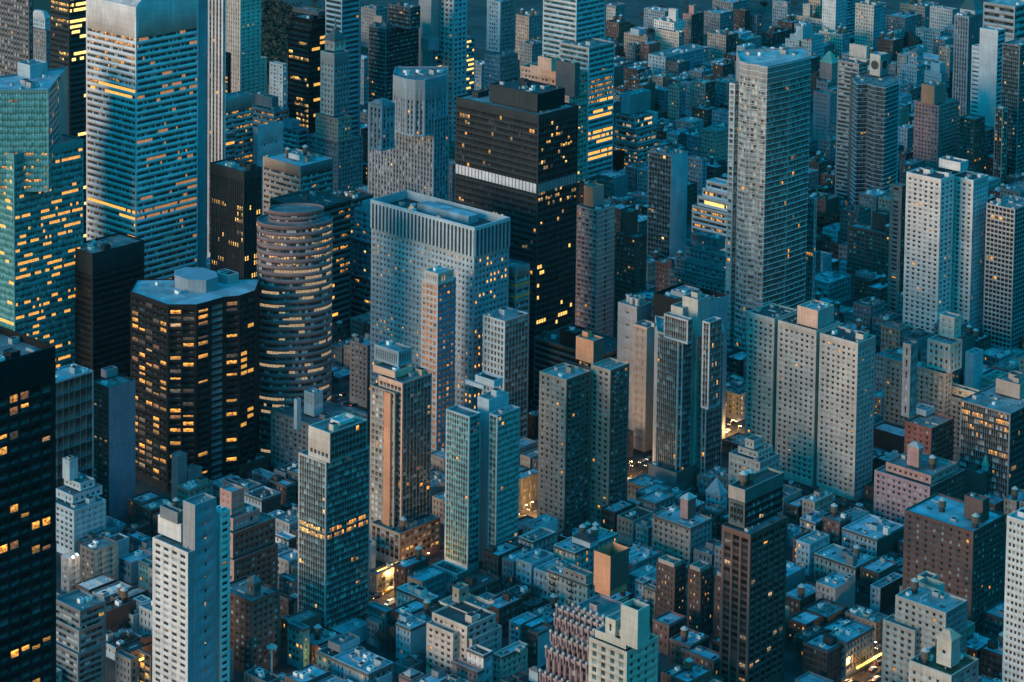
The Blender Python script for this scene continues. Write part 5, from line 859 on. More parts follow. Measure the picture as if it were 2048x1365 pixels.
# the far upper right
fr = dict(wp='lit', name=HB)
for a in (
    (1231, 18, 1213, 1250, 40, 'lim', 'slt', 'stone house with four glowing penthouse windows right of the banded glass tower', 'r_gry', dict(more=[T(1232, 12, 1213, 1252, 'p6', Pn('slt', bay=4, fl=4, w=.5, h=.8, base=.3, lit=.9))])),
    (1295, 74, 1248, 1303, 28, 'tan', 'slt', 'tan apartment house with a blue penthouse left of the white stepped one', 'r_gry', dict(more=[T(1278, 60, 1261, 1293, 'p13', Bk('lbl'))])),
    (1270, 92, 1252, 1292, 20, 'slt', 'slt', 'small dark house in front of the tan one with the blue penthouse', 'r_gry', {}),
    (1358, 66, 1311, 1369, 32, 'crm', 'slt', 'cream apartment house with lit windows under a white stepped one', 'r_gry', dict(lit=.08, more=[T(1348, 46, 1308, 1372, 'p16', wal('wht')), T(1352, 20, 1337, 1357, 'p24', Bk('wht'))])),
    (1383, 30, 1366, 1408, 40, 'pnk', 'dbr', 'pink-brown tower house with a small tank house on top', 'r_gry', dict(more=[T(1388, 12, 1378, 1395, 'p18', Bk('pnk'))])),
    (1331, 115, 1297, 1417, 27, 'lbl', 'blu', 'long white palazzo-like house with a strong cornice', 'r_gry', dict(bay=3.6, w=.36)),
    (1241, 139, 1229, 1308, 14, 'tea', 'tea', 'low teal house with arched windows and tiny roof lamps', 'r_gry', {}),
    (1452, 72, 1415, 1477, 36, 'tan', 'dbr', 'tan and brown apartment house with one lit window above the tall glass tower', 'r_gry', dict(lit=.02)),
    (1493, 80, 1475, 1524, 28, 'tan', 'slt', 'brown framed apartment house just left of the cornice-topped dark one', 'r_blu', {}),
    (1546, 68, 1522, 1586, 26, 'dbr', 'dbr', 'dark house with a patterned cornice and white roof sheds', 'r_gry', dict(jk=3)),
    (1623, 76, 1580, 1649, 38, 'lbl', 'lbl', 'white stepped apartment house with a tall plain roof tower', 'r_gry', dict(more=[T(1606, 54, 1592, 1626, 'p26', Bk('lbl')), T(1598, 82, 1571, 1606, 'y-3', apt('lbl'), None, nofoot=1)])),
    (1647, 40, 1588, 1675, 30, 'lim', 'slt', 'stone house with a planted roof terrace and two lit windows', 'r_grn', dict(lit=.04)),
    (1685, 70, 1638, 1701, 34, 'crm', 'blu', 'cream house with heavy cornices beside the green pyramid tower', 'r_gry', dict(w=.5)),
    (1672, -8, 1645, 1694, 58, 'wht', 'lbl', 'white apartment tower with few windows at the top edge', 'r_gry', dict(w=.2)),
    (1692, -14, 1676, 1722, 50, Rb('lbl', fl=3.2, bay=3, lit=0), 'lbl', 'light blue banded apartment block at the top edge', 'r_gry', dict(E=Rb('blu', fl=3.2, bay=3, lit=0))),
    (1641, -22, 1618, 1647, 56, 'sal', 'tan', 'salmon apartment tower at the top edge behind the planted terrace', 'r_gry', {}),
    (1620, 10, 1606, 1625, 42, 'lim', 'tan', 'narrow stone shaft left of the salmon apartment tower', 'r_gry', dict(w=.1)),
    (1748, 12, 1711, 1773, 58, 'lim', 'blu', 'tall square stone apartment house with even rows of windows', 'r_gry', dict(bay=3, w=.36)),
    (1490, 22, 1468, 1500, 34, 'dbr', 'dbr', 'dark house with a bright white roof rail near the top edge', 'r_lt', {}),
    (1514, 32, 1500, 1524, 28, 'slt', 'slt', 'small grey house right of the one with the white roof rail', 'r_gry', {}),
    (1575, 6, 1545, 1582, 44, 'blu', 'slt', 'blue-grey apartment block at the top edge above the patterned cornice house', 'r_gry', {}),
    (1834, 134, 1804, 1852, 28, 'lbl', 'tea', 'pale gothic revival building with pinnacles and a glowing top', 'r_gry', dict(more=[T(1834, 106, 1817, 1847, 'p28', old('lbl', lit=.2), pyr=(2, .4, 'r_gry'))])),
    (1883, 147, 1849, 1894, 32, 'lbl', 'blu', 'plain pale stepped gable wall behind the rose brick tower', 'r_gry', dict(E=Bk('blu'), w=.05, more=[T(1880, 128, 1862, 1892, 'p18', Bk('lbl'))])),
    (1790, 68, 1774, 1814, 20, 'tea', 'tea', 'long teal row house with dormers below the square stone house', 'r_gry', {}),
    (1880, 64, 1832, 1888, 24, 'chr', 'slt', 'white trimmed row house with striped front near the blue roof', 'r_gry', dict(w=.5)),
    (1330, 24, 1288, 1348, 22, 'blu', 'slt', 'low blue house left of the pink-brown tower house', 'r_blu', {}),
    (1440, 28, 1408, 1468, 24, 'slt', 'slt', 'grey house right of the pink-brown tower house', 'r_blu', {}),
    (1466, 6, 1425, 1500, 18, 'slt', 'slt', 'wide teal roof at the top edge right of the pink-brown tower house', 'r_blu', {}),
    (1359, 175, 1337, 1372, 36, 'tan', 'slt', 'leftmost of the tall tan houses in the row behind the blank blue end wall', 'r_gry', dict(lit=.03)),
    (1384, 168, 1361, 1393, 34, 'blu', 'slt', 'blue-grey house squeezed between two tall tan ones', 'r_gry', {}),
    (1411, 167, 1384, 1430, 38, 'tan', 'dbr', 'tall tan house with lit windows, right of the squeezed blue-grey one', 'r_gry', dict(lit=.06)),
    (1455, 166, 1424, 1476, 34, 'slt', 'slt', 'plain dark house left of the shoulder of the tall wavy glass tower', 'r_gry', dict(lit=0)),
    (1330, 182, 1288, 1346, 22, 'slt', 'slt', 'grey house with a lamp on its roof left of the tall tan row', 'r_blu', {}),
    (1396, 274, 1374, 1410, 34, 'blu', 'slt', 'blue-grey house under a bright roof light behind the teal glass slab', 'r_gry', {}),
    (1330, 258, 1300, 1372, 14, 'slt', 'slt', 'low dark roof with trees right of the lit ziggurat', 'r_dk', {}),
    (1380, 232, 1330, 1420, 12, 'dbr', 'dbr', 'dark low row below the tall tan houses', 'r_blu', {}),
    (1480, 232, 1424, 1494, 24, 'blu', 'slt', 'grey house with white pilasters beside the shoulder of the tall wavy glass tower', 'r_gry', {}),
    (1706, 110, 1684, 1722, 22, 'blu', 'slt', 'small blue house behind the cream roof box', 'r_blu', {}),
    (1810, 36, 1772, 1850, 22, 'slt', 'slt', 'dark row house right of the square stone house', 'r_blu', dict(lit=.1)),
    (1850, 14, 1800, 1880, 30, 'tan', 'slt', 'tan apartment house at the top edge right of the square stone house', 'r_gry', {}),
    (1905, 20, 1860, 1915, 40, 'chr', 'slt', 'pale apartment house at the top edge left of the pyramid-topped tower', 'r_gry', {}),
    (1900, 96, 1878, 1912, 34, 'tan', 'slt', 'brown house left of the pyramid-topped tower', 'r_gry', {}),
    (1820, 180, 1795, 1845, 14, 'slt', 'slt', 'low dark roof between the balcony rails tower and rose brick tower', 'r_dk', {}),
    (1815, 258, 1796, 1834, 34, 'lbl', 'tea', 'pale blue apartment house left of the rose brick tower', 'r_blu', {}),
    (1822, 330, 1800, 1850, 22, 'slt', 'slt', 'dark house at the left foot of the rose brick tower', 'r_gry', dict(lit=.15)),
    (1935, 312, 1905, 1975, 18, 'slt', 'slt', 'dark house behind the penthouse of the white brick tower', 'r_gry', dict(lit=.1)),
    (2035, 320, 1990, 2080, 20, 'dbr', 'dbr', 'dark brick houses under the tan one at the right edge', 'r_gry', dict(lit=.1)),
    (2040, 385, 2000, 2080, 30, 'slt', 'slt', 'grey block with a flat roof behind the dark gridded tower', 'r_gry', dict(lit=.04)),
    # upper left gaps
    (578, 178, 536, 604, 18, 'dbr', 'dbr', 'dark low house below the black stepped tower', 'r_gry', dict(lit=.03)),
    (604, 205, 573, 628, 20, 'slt', 'slt', 'grey house with one lit window left of the spired stone tower', 'r_gry', dict(lit=.06)),
    (628, 190, 606, 640, 22, 'tan', 'slt', 'tan house left of the spired stone tower', 'r_gry', dict(lit=.04)),
    (728, 118, 706, 745, 42, 'blu', 'slt', 'blue-grey block in the gap between banded tower and dark glass tower', 'r_blu', {}),
    (736, 332, 702, 752, 24, 'dbr', 'dbr', 'dark house with a row of lit windows at the foot of the spired stone tower', 'r_gry', dict(lit=.4, lc='lit_gold')),
    (745, 230, 716, 760, 30, 'slt', 'slt', 'dark block between the spired stone tower and the hotel with the bowed front', 'r_gry', dict(lit=.03)),
    (752, 20, 722, 775, 40, 'slt', 'slt', 'grey block at the top edge between banded tower and dark glass tower', 'r_gry', dict(lit=.05)),
    (963, 130, 940, 985, 30, 'blu', 'slt', 'blue block between the lit teal offices and the white-cornered tower', 'r_gry', {}),
    (1058, 34, 1030, 1090, 44, 'tan', 'slt', 'tan apartment house right of the white-cornered tower', 'r_gry', dict(lit=.03)),
    (1064, 90, 1040, 1092, 26, 'slt', 'slt', 'dark low house right of the white-cornered tower', 'r_gry', dict(lit=.05)),
    (905, 330, 868, 925, 34, 'slt', 'slt', 'grey house with stacked balconies between bowed hotel and black slab', 'r_gry', dict(lit=.05)),
    (856, 385, 820, 880, 34, 'lbl', 'blu', 'pale stepped wall rising behind the concrete slab tower roof', 'r_gry', dict(w=.1)),
    (1250, 408, 1218, 1300, 12, 'tan', 'slt', 'low building with curved roof strips and two orange windows behind the brown balcony tower', 'r_blu', dict(lit=.12, lc='lit_gold')),
    (1300, 395, 1262, 1310, 20, 'blu', 'slt', 'dark blue house left of the teal glass slab', 'r_gry', {}),
    (1310, 600, 1270, 1335, 40, 'slt', 'slt', 'blue-grey block in the shade behind the steaming tower top', 'r_blu', {}),
    (1390, 500, 1330, 1420, 12, 'tea', 'tea', 'low teal roof below the teal glass slab', 'r_blu', dict(lit=.08)),
    (1480, 790, 1440, 1496, 16, 'slt', 'slt', 'dark low office with a bright yellow ground floor by the long white slab', 'r_gry', dict(lit=.4, lc='lit_gold')),
    (1690, 560, 1660, 1700, 14, 'blu', 'slt', 'blue low house beside the teal terraced house', 'r_blu', {}),
    (1800, 660, 1762, 1820, 18, 'tan', 'slt', 'tan house with a lamp right of the long white slab', 'r_gry', dict(lit=.06)),
    (1775, 715, 1752, 1800, 26, 'gry', 'slt', 'grey house touching the right end of the long white slab', 'r_gry', {}),
    (2020, 740, 1985, 2060, 16, 'slt', 'slt', 'dark low houses in front of the dark gridded tower', 'r_gry', dict(lit=.1)),
    (2000, 764, 1962, 2030, 26, 'lim', 'gry', 'plain pale block behind the black glass office with mullions', 'r_gry', dict(w=.1)),
    (1700, 1040, 1660, 1740, 7, 'dbr', 'dbr', 'dark low sheds at the foot of the long white slab', 'r_dk', {}),
    (1720, 1022, 1560, 1740, 6, 'dbr', 'slt', 'long low black podium under the long white slab', 'r_dk', {}),
    (1520, 925, 1458, 1560, 30, 'bei', 'gry', 'cream house with a stepped ornate roof tower before the long white slab', 'r_gry', dict(lit=.04, more=[T(1516, 905, 1476, 1546, 'p14', apt('bei', lit=.03)), T(1508, 882, 1490, 1528, 'p18', old('bei'))])),
    (1990, 1010, 1950, 2020, 12, 'brn', 'dbr', 'low brick house with pale stepped parapet before the black glass office', 'r_blu', {}),
    (2030, 1140, 1990, 2070, 14, 'dbr', 'dbr', 'dark gap building left of the white small-windowed tower', 'r_dk', {}),
):
    LR(*a[:6], a[6], a[7], a[8], **{**fr, **({'w': .4} if isinstance(a[5], str) else {}), **a[9]})
B('armory_building', 'building', 'very long building with a bright blue roof near the top right', [T(1908, 134, 1818, 1960, 12, Bk('blu'), Bk('blu'), roof='r_blu', D=30), T(1908, 124, 1822, 1960, 'p5', Bk('lbl'), roof='r_blu', D=16)], jk=.2)
B(WB, 'building', 'dark hall with a pitched black roof left of the long blue roof', [T(1835, 84, 1782, 1844, 12, Bk('dbr'), None, pyr=(8, .3, 'r_dk'))])
# ------------------------------------------------------------------ terraced gothic block
gs = Vs('mau', bay=3.0, fl=3.4, w=.74, h=.62, d=.9, sp='dbr', gl='g1', lit=.02, top=1.2)
go, gd = B('apartment_block', 'building', 'mauve brick block stepping down in balconied tiers with stone finials, next to a cream tower', [
    T(1209, 1238, 1146, 1262, 58, gs, Bk('brn'), jk=.3), T(1209, 1252, 1114, 1240, 'y-2.4', gs, Bk('brn'), D=4, nofoot=1, jk=0), T(1202, 1270, 1110, 1235, 'y-4.8', gs, Bk('brn'), D=4, nofoot=1, jk=0), T(1190, 1302, 1102, 1230, 'y-7.2', gs, Bk('brn'), D=4, nofoot=1, jk=0),
    T(1176, 1332, 1093, 1220, 'y-9.6', gs, Bk('brn'), D=4, nofoot=1, jk=0), T(1150, 1374, 1081, 1190, 'y-12', gs, Bk('brn'), D=4, nofoot=1, jk=0),
    T(1220, 1183, 1187, 1257, 'p54', Vs('org', bay=1.9, w=.2, sp='dbr', gl='gb', fl=4, h=.98, base=.4, d=.5), Vs('brn', bay=1.9, w=.2, sp='dbr', gl='gb', fl=4, h=.98, base=.4, d=.5), on=0, zb=56, roof='r_blu', par=3, jk=0)], jk=.4)
fin = lathe('finial', [(.42, 0), (.42, 4.2), (.75, 4.4), (.75, 4.9), (.5, 5.4)], [MATS['mau'], MATS['lim']], 8, [0, 1, 1, 1, 1])
for r_ in gd[:6]:
    b = r_['bb']; n = max(3, int((b[1]-b[0])/3.0))
    for k in range(n+1):
        ob('finial', fin, go, (b[0]+.3+k*(b[1]-b[0]-.6)/n, b[2]-.5, r_['z']-3.6))
    v, f = strip_solid([(b[0], b[2]-.02), (b[1], b[2]-.02)], .22, r_['z']-.7, r_['z']-.3); ob('parapet_rail', pymesh('parapet_rail', v, f, [MATS['lim']]), go)
gm_ = gd[6]; b = gm_['bb']
for zz in (3.2, 4.4, 5.6):
    v, f = strip_solid([(b[0], b[2]-.01), (b[1], b[2]-.01), (b[1]+.01, b[3])], .12, gm_['z']-zz-3.2, gm_['z']-zz-2.6); ob('stone_band', pymesh('stone_band', v, f, [MATS['lim']]), go)
B(AT, 'tower', 'cream stone apartment tower with planted terraces, rounded balconies and a warm blank roof block', [
    T(1254, 1305, 1178, 1317, 62, Pn('crm', bay=4.4, fl=3.4, w=.5, h=.66, d=.4, gl='g3', lit=.0, edge=.6), Pn('lim', bay=4.4, fl=3.4, w=.34, h=.5, lit=.0), roof='r_grn', jk=.5),
    T(1252, 1284, 1190, 1300, 'p16', Pn('crm', bay=4, fl=3.4, w=.4, h=.6), Pn('lim', bay=4.4, fl=3.4, w=.34), jk=0), T(1256, 1266, 1226, 1272, 'p14', Bk('crm'), roof='r_dk', jk=1.5), T(1231, 1242, 1211, 1262, 'p20', Pn('crm', bay=4, fl=5, w=.3, h=.6), on=1),
    T(1276, 1222, 1242, 1300, 'p46', Bk('crm'), Bk('lim'), on=1, roof='r_dk', par=2.5, jk=0)])  # roof block's cream south face has the sunset warmth in its colour
# water tanks that stand on the near dark brown tower
wt = [o for o in bpy.data.objects if o.get('label', '').startswith('near dark brown tower')][0]
ztop = max(c.location.z if False else max(v_.co.z for v_ in c.data.vertices) for c in wt.children if c.name.startswith('roof') and c.data and len(c.data.vertices) == 12)
for (u, v) in ((1487, 972), (1499, 968)):
    p = at_z(u, v, ztop-1); ob('water_tank', SH['water_tank'][0], wt, (p[0]-wt.location.x, p[1]-wt.location.y, ztop-1), 0, (1.1, 1.1, 1.0))
# cooling towers and steam on the grey stone tower top
ct = [o for o in bpy.data.objects if o.get('label', '').startswith('grey stone tower top')][0]
cool = lathe('cooling_tower', [(1.5, 0), (1.5, 3.2), (1.9, 3.3), (1.9, 4.2), (1.4, 4.3), (1.3, 3.6)], [MATS['steel'], MATS['darkm']], 12, [0, 0, 0, 0, 1, 1])
for dx, dy in ((-3, 4), (-7, 4), (-3, 8.5), (-7, 8.5), (-11, 6)): ob('cooling_tower', cool, ct, (dx, dy, 77.6))
# ------------------------------------------------------------------ ground, avenues, blocks
asph = wall_mat('asphalt', (.04, .041, .043), var=.45, rough=.8)
pav = wall_mat('pavement', (.075, .075, .078), var=.6)
tag(ob('ground', pymesh('ground', [(-9000, -3000, 0), (6000, -3000, 0), (6000, 12000, 0), (-9000, 12000, 0)], [(0, 1, 2, 3)], [asph])), kind='structure')
AV = [-2010, -1790, -1600, -1470, -1352, -1232, -1045, -848, -621, -400, -180]
SY = [915+80*k for k in range(-7, 23)]
for i in range(len(AV)-1):
    for j in range(len(SY)-1):
        x0, x1, y0, y1 = AV[i]+11, AV[i+1]-11, SY[j]+5.5, SY[j+1]-5.5
        if AV[i] < -1595 and 1390 < SY[j] < 1790: continue      # the park
        pts = [proj(x, y, 0) for x in (x0, x1) for y in (y0, y1)]
        if max(p[0] for p in pts) < -100 or min(p[0] for p in pts) > 2150 or min(p[1] for p in pts) > 1500 or max(p[1] for p in pts) < -60: continue
        tag(ob('pavement', box_mesh('pavement', x0, x1, y0, y1, -.5, .15, pav)), kind='structure')
wl = simple('road_paint', (.6, .6, .58), .7)
for ax in (-848, -621, -1045):
    for dx in (-5.5, 0, 5.5):
        v, f = [], []
        for k in range(90):
            y = 600+k*9; b = len(v); v += [(ax+dx-.08, y, .004), (ax+dx+.08, y, .004), (ax+dx+.08, y+3, .004), (ax+dx-.08, y+3, .004)]; f.append((b, b+1, b+2, b+3))
        tag(ob('road_marking', pymesh('road_marking', v, f, [wl])), kind='structure')
for ax in (-848, -621):
    for y in SY[3:9]:
        for s in (-8.2, 8.2):
            v, f = [], []
            for k in range(10):
                b = len(v); x = ax-9.5+k*2; v += [(x, y+s-1.4, .004), (x+1, y+s-1.4, .004), (x+1, y+s+1.4, .004), (x, y+s+1.4, .004)]; f.append((b, b+1, b+2, b+3))
            tag(ob('road_marking', pymesh('road_marking', v, f, [wl])), kind='structure')
park = wall_mat('park_grass', (.03, .045, .025), var=.5)
tag(ob('park_ground', pymesh('park_ground', [(-2400, 1396, .02), (-1612, 1396, .02), (-1612, 1780, .02), (-2400, 1780, .02)], [(0, 1, 2, 3)], [park])), kind='structure')
# ------------------------------------------------------------------ trees
rt = random.Random(11)
leafm = [wall_mat('twigs_brown', (.07, .058, .05), var=.5), wall_mat('foliage_dark', (.04, .055, .04), var=.5)]
bark = simple('bark', (.07, .055, .045), .9)
def tree_meshes(kind, seed):
    r = random.Random(seed); Hh = 10.0; v, f = [], []
    def limb(p, q, r0, r1):
        b = len(v); d = (Vector(q)-Vector(p)).normalized(); a = d.orthogonal().normalized(); c = d.cross(a)
        for (o_, rr) in ((p, r0), (q, r1)):
            for k in range(5):
                t = 2*math.pi*k/5; w_ = Vector(o_)+a*(rr*math.cos(t))+c*(rr*math.sin(t)); v.append(tuple(w_))
        for k in range(5): f.append((b+k, b+(k+1) % 5, b+5+(k+1) % 5, b+5+k))
        return d
    limb((0, 0, -.2), (.1, .05, 3.4), .26, .19); tips = []
    for k in range(7):
        t = k*.9+r.random(); z0 = 2.6+r.random()*1.4; q = (math.cos(t)*r.uniform(1.5, 2.9), math.sin(t)*r.uniform(1.5, 2.9), z0+r.uniform(2.2, 4.4)); limb((.1, .05, z0), q, .12, .04); tips.append(q)
    tr = pymesh('trunk', v, f, [bark])
    cv, cf = [], []
    n = 260 if kind else 420
    for k in range(n):
        t = r.choice(tips); c = Vector(t)+Vector((r.gauss(0, .9), r.gauss(0, .9), r.gauss(0.2, .9)))
        a = Vector((r.gauss(0, 1), r.gauss(0, 1), r.gauss(.3, 1))).normalized(); b_ = a.orthogonal().normalized()
        la, lb = (r.uniform(.35, .8), r.uniform(.25, .5)) if kind else (r.uniform(.6, 1.4), .035)
        i = len(cv); cv += [tuple(c-a*la-b_*lb), tuple(c+a*la-b_*lb), tuple(c+a*la+b_*lb), tuple(c-a*la+b_*lb)]; cf.append((i, i+1, i+2, i+3))
    return tr, pymesh('crown', cv, cf, [leafm[kind]])
TM = {k: [tree_meshes(k, s+10*k) for s in range(3)] for k in (0, 1)}
def tree(u, v, s, kind, label, group):
    p = at_z(u, v, 0); o = bpy.data.objects.new('bare_tree' if kind == 0 else 'leafy_tree', None); COL.objects.link(o); o.location = (p[0], p[1], 0); o.scale = (s, s, s); o.rotation_euler[2] = rt.uniform(0, 6)
    tag(o, label, 'tree', group); tr, cr_ = rt.choice(TM[kind]); ob('trunk', tr, o); ob('crown', cr_, o)
for lab, kind, spots in (
    ('bare twiggy tree in the dark yard beside the pale walk-up with fire escapes', 0, ((1012, 1215), (1030, 1200), (1045, 1222), (1060, 1205), (1022, 1236), (1050, 1240), (1066, 1225), (1005, 1190), (1036, 1182))),
    ('bare tree before the pale apartment house with the lit roof terrace', 0, ((862, 1352), (880, 1362), (850, 1338), (896, 1370), (872, 1375))),
    ('bare tree among the low roofs below the octagonal tower', 0, ((470, 952), (490, 962), (512, 968), (526, 962), (540, 990), (438, 950), (415, 958), (510, 985), (556, 1010), (395, 968))),
    ('bare tree in the dark gap left of the white apartment tower', 0, ((240, 1100), (232, 1112), (250, 1092), (222, 1290), (236, 1282), (228, 1306), (255, 1300), (215, 1275))),
    ('dark leafy tree in the gap right of the tall wavy glass tower', 1, ((1640, 452), (1655, 458), (1672, 450), (1684, 462), (1648, 470), (1630, 480), (1660, 476), (1700, 440), (1652, 500))),
    ('bare tree behind the narrow pale walk-up near the avenue', 0, ((770, 1270), (782, 1290), (764, 1302), (790, 1310), (776, 1322))),
    ('dark leafy tree in the street right of the lit ziggurat', 1, ((1320, 262), (1335, 268), (1350, 272), (1365, 262), (1345, 284), (1330, 250))),
    ('dark leafy tree on the far slope of roofs at the top', 1, ((1262, 66), (1235, 70), (1302, 72), (1290, 96), (1240, 122), (1500, 44), (1528, 22), (1700, 96), (1788, 100), (1815, 52))),
    ('bare street tree along the avenue at lower right', 0, ((1700, 1345), (1720, 1352), (1655, 1345), (1556, 1330), (1600, 1325))),
    ('bare tree between the beige-topped apartment slabs and low yards at lower right', 0, ((1640, 1185), (1700, 1190), (1675, 1150), (1610, 1120), (1560, 1290), (1735, 1200))),
):
    for (u, v) in spots: tree(u, v, rt.uniform(.8, 1.25), kind, lab, lab.split(' ', 1)[1] and 'trees: '+lab)
# the park at the top left: nobody could count it
cv, cf = [], []
rp = random.Random(3)
for k in range(1500):
    p = at_z(rp.uniform(500, 660), rp.uniform(-40, 150), 0)
    if p[0] > -1618 or not 1400 < p[1] < 1780: continue
    s = rp.uniform(.8, 1.4)
    for q in range(26):
        c = Vector((p[0]+rp.gauss(0, 2.4*s), p[1]+rp.gauss(0, 2.4*s), max(1.5, 7*s+rp.gauss(0, 2.2*s)))); a = Vector((rp.gauss(0, 1), rp.gauss(0, 1), rp.gauss(0, 1))).normalized(); b_ = a.orthogonal().normalized(); la = rp.uniform(.7, 1.5)
        i = len(cv); cv += [tuple(c-a*la-b_*la), tuple(c+a*la-b_*la), tuple(c+a*la+b_*la), tuple(c-a*la+b_*la)]; cf.append((i, i+1, i+2, i+3))
tag(ob('park_trees', pymesh('park_trees', cv, cf, [leafm[1]])), 'dark mass of park trees at the top left', 'woods', kind='stuff')
# ------------------------------------------------------------------ vehicles
tyre = simple('tyre', (.02, .02, .02), .8); hl = simple('headlamp', (1, .9, .7), .3, 0, 5, (1, .8, .5)); tl = simple('tail_lamp', (.5, .02, .02), .3, 0, 2.2, (1, .05, .02)); cg = simple('car_glass', (.02, .025, .03), .08)
def vehicle(name, label, cat, u, v, rz, paint, van=False, truck=False):
    p = at_z(u, v, 0); o = bpy.data.objects.new(name, None); COL.objects.link(o); o.location = (p[0], p[1], .01); o.rotation_euler[2] = rz; tag(o, label, cat)
    m = simple('paint_'+label[:14].replace(' ', '_'), paint, .3)
    L_, W_, hb, ht = (5.4, 2.0, 1.15, 2.2) if van else (4.6, 1.8, .85, 1.45)
    if truck: L_, W_, hb, ht = 8.0, 2.4, 1.3, 3.2
    a = L_/2
    prof = [(-a, .35), (a, .35), (a, hb*.85), (a*.93, hb), (a*(.62 if van else .42), hb+.06), (a*(.5 if van else .16), ht), (-a*(.97 if van or truck else .62), ht), (-a*(1.0 if van or truck else .92), hb)]
    n = len(prof); vv = [(x, -W_/2*(1 if z <= hb+.1 else .86), z) for x, z in prof]+[(x, W_/2*(1 if z <= hb+.1 else .86), z) for x, z in prof]
    ff = [tuple(range(n-1, -1, -1)), tuple(range(n, 2*n))]+[(i, (i+1) % n, n+(i+1) % n, n+i) for i in range(n)]
    ff = [tuple(reversed(q)) for q in ff]
    ob('body', pymesh('body', vv, ff, [m]), o)
    gy = W_/2*.93+.01
    for s in (-1, 1):
        g = [(a*.34 if not van else a*.58, s*gy, hb+.12), (-a*.6, s*gy, hb+.12), (-a*.5, s*gy*.94, ht-.12), (a*.12 if not van else a*.46, s*gy*.94, ht-.12)]
        ob('side_window', pymesh('side_window', g, [(0, 1, 2, 3)], [cg]), o)
        for x in (-a*.62, a*.62):
            w_ = lathe('wheel', [(.1, -.11), (.33, -.11), (.33, .11), (.1, .11)], [tyre], 12); q = ob('wheel', w_, o, (x, s*(W_/2-.08), .33)); q.rotation_euler[0] = math.pi/2
        ob('headlight', box_mesh('headlight', -.06, .06, -.18, .18, -.1, .1, hl), o, (a+.02, s*W_*.34, hb*.68)); ob('tail_light', box_mesh('tail_light', -.05, .05, -.16, .16, -.1, .1, tl), o, (-a*.99, s*W_*.36, hb*.75))
    x0, x1 = (a*.62, a*.5) if van else (a*.42, a*.16)
    ob('windscreen', pymesh('windscreen', [(x0+.02, -W_*.4, hb+.1), (x0+.02, W_*.4, hb+.1), (x1+.03, W_*.36, ht-.06), (x1+.03, -W_*.36, ht-.06)], [(0, 1, 2, 3)], [cg]), o)
S_, N_, E_ = -math.pi/2, math.pi/2, 0.0
for a in (('delivery_van', 'white van parked beside the white corner walk-up on the avenue', 'van', 780, 1209, S_, (.7, .7, .68), True), ('yellow_car', 'yellow car with headlights on below the shop with the bright yellow sign', 'car', 771, 1187, S_, (.6, .35, .03)),
          ('parked_car', 'dark car with glowing headlights left of the yellow car', 'car', 752, 1196, S_, (.03, .03, .035)), ('box_truck', 'pale box truck at the kerb by the lit podium windows', 'truck', 838, 1143, S_, (.4, .42, .42), True, True),
          ('parked_car', 'grey car with bright headlights just below the box truck', 'car', 829, 1154, S_, (.12, .13, .14)), ('parked_car', 'white car on the lit avenue by the pale brick balconied house', 'car', 1746, 1340, N_, (.6, .6, .6)), ('parked_car', 'dark car behind the white car on the lower right avenue', 'car', 1758, 1328, N_, (.05, .05, .06)),
          ('parked_car', 'car glowing in the amber street left of the long white slab', 'car', 1466, 878, S_, (.1, .1, .1)), ('parked_car', 'second car in the amber street, nearer the twin glass wings', 'car', 1452, 888, S_, (.3, .3, .3)), ('parked_car', 'car with headlights in the dark gap left of the twin glass podium', 'car', 1284, 925, S_, (.2, .2, .2))):
    vehicle(*a)
# ------------------------------------------------------------------ street lamps, shopfronts and the light they throw
head = simple('street_lamp_glow', (1, .6, .2), .4, 0, 30, (1, .56, .16))
whead = simple('white_lamp_glow', (1, .95, .85), .4, 0, 26, (1, .95, .85))
polem = lathe('pole', [(.11, 0), (.07, 8.6)], [MATS['darkm']], 8)
def lamp(u, v, label, power=2600, white=False, h=8.6, col=None):
    p = at_z(u, v, 0); o = bpy.data.objects.new('street_lamp', None); COL.objects.link(o); o.location = (p[0], p[1], .15); tag(o, label, 'street lamp')
    ob('pole', polem, o, scale=(1, 1, h/8.6)); ob('arm', box_mesh('arm', 0, 1.8, -.05, .05, h-.1, h, MATS['darkm']), o)
    ob('lamp_head', box_mesh('lamp_head', 1.3, 2.0, -.22, .22, h-.28, h-.12, whead if white else head), o)
    l = bpy.data.lights.new('lamp_light', 'POINT'); l.energy = power*2.6; l.color = (1, .95, .85) if white else (1, .5, .15); l.shadow_soft_size = .3; q = bpy.data.objects.new('lamp_light', l); COL.objects.link(q); q.parent = o; q.location = (1.65, 0, h-.6)
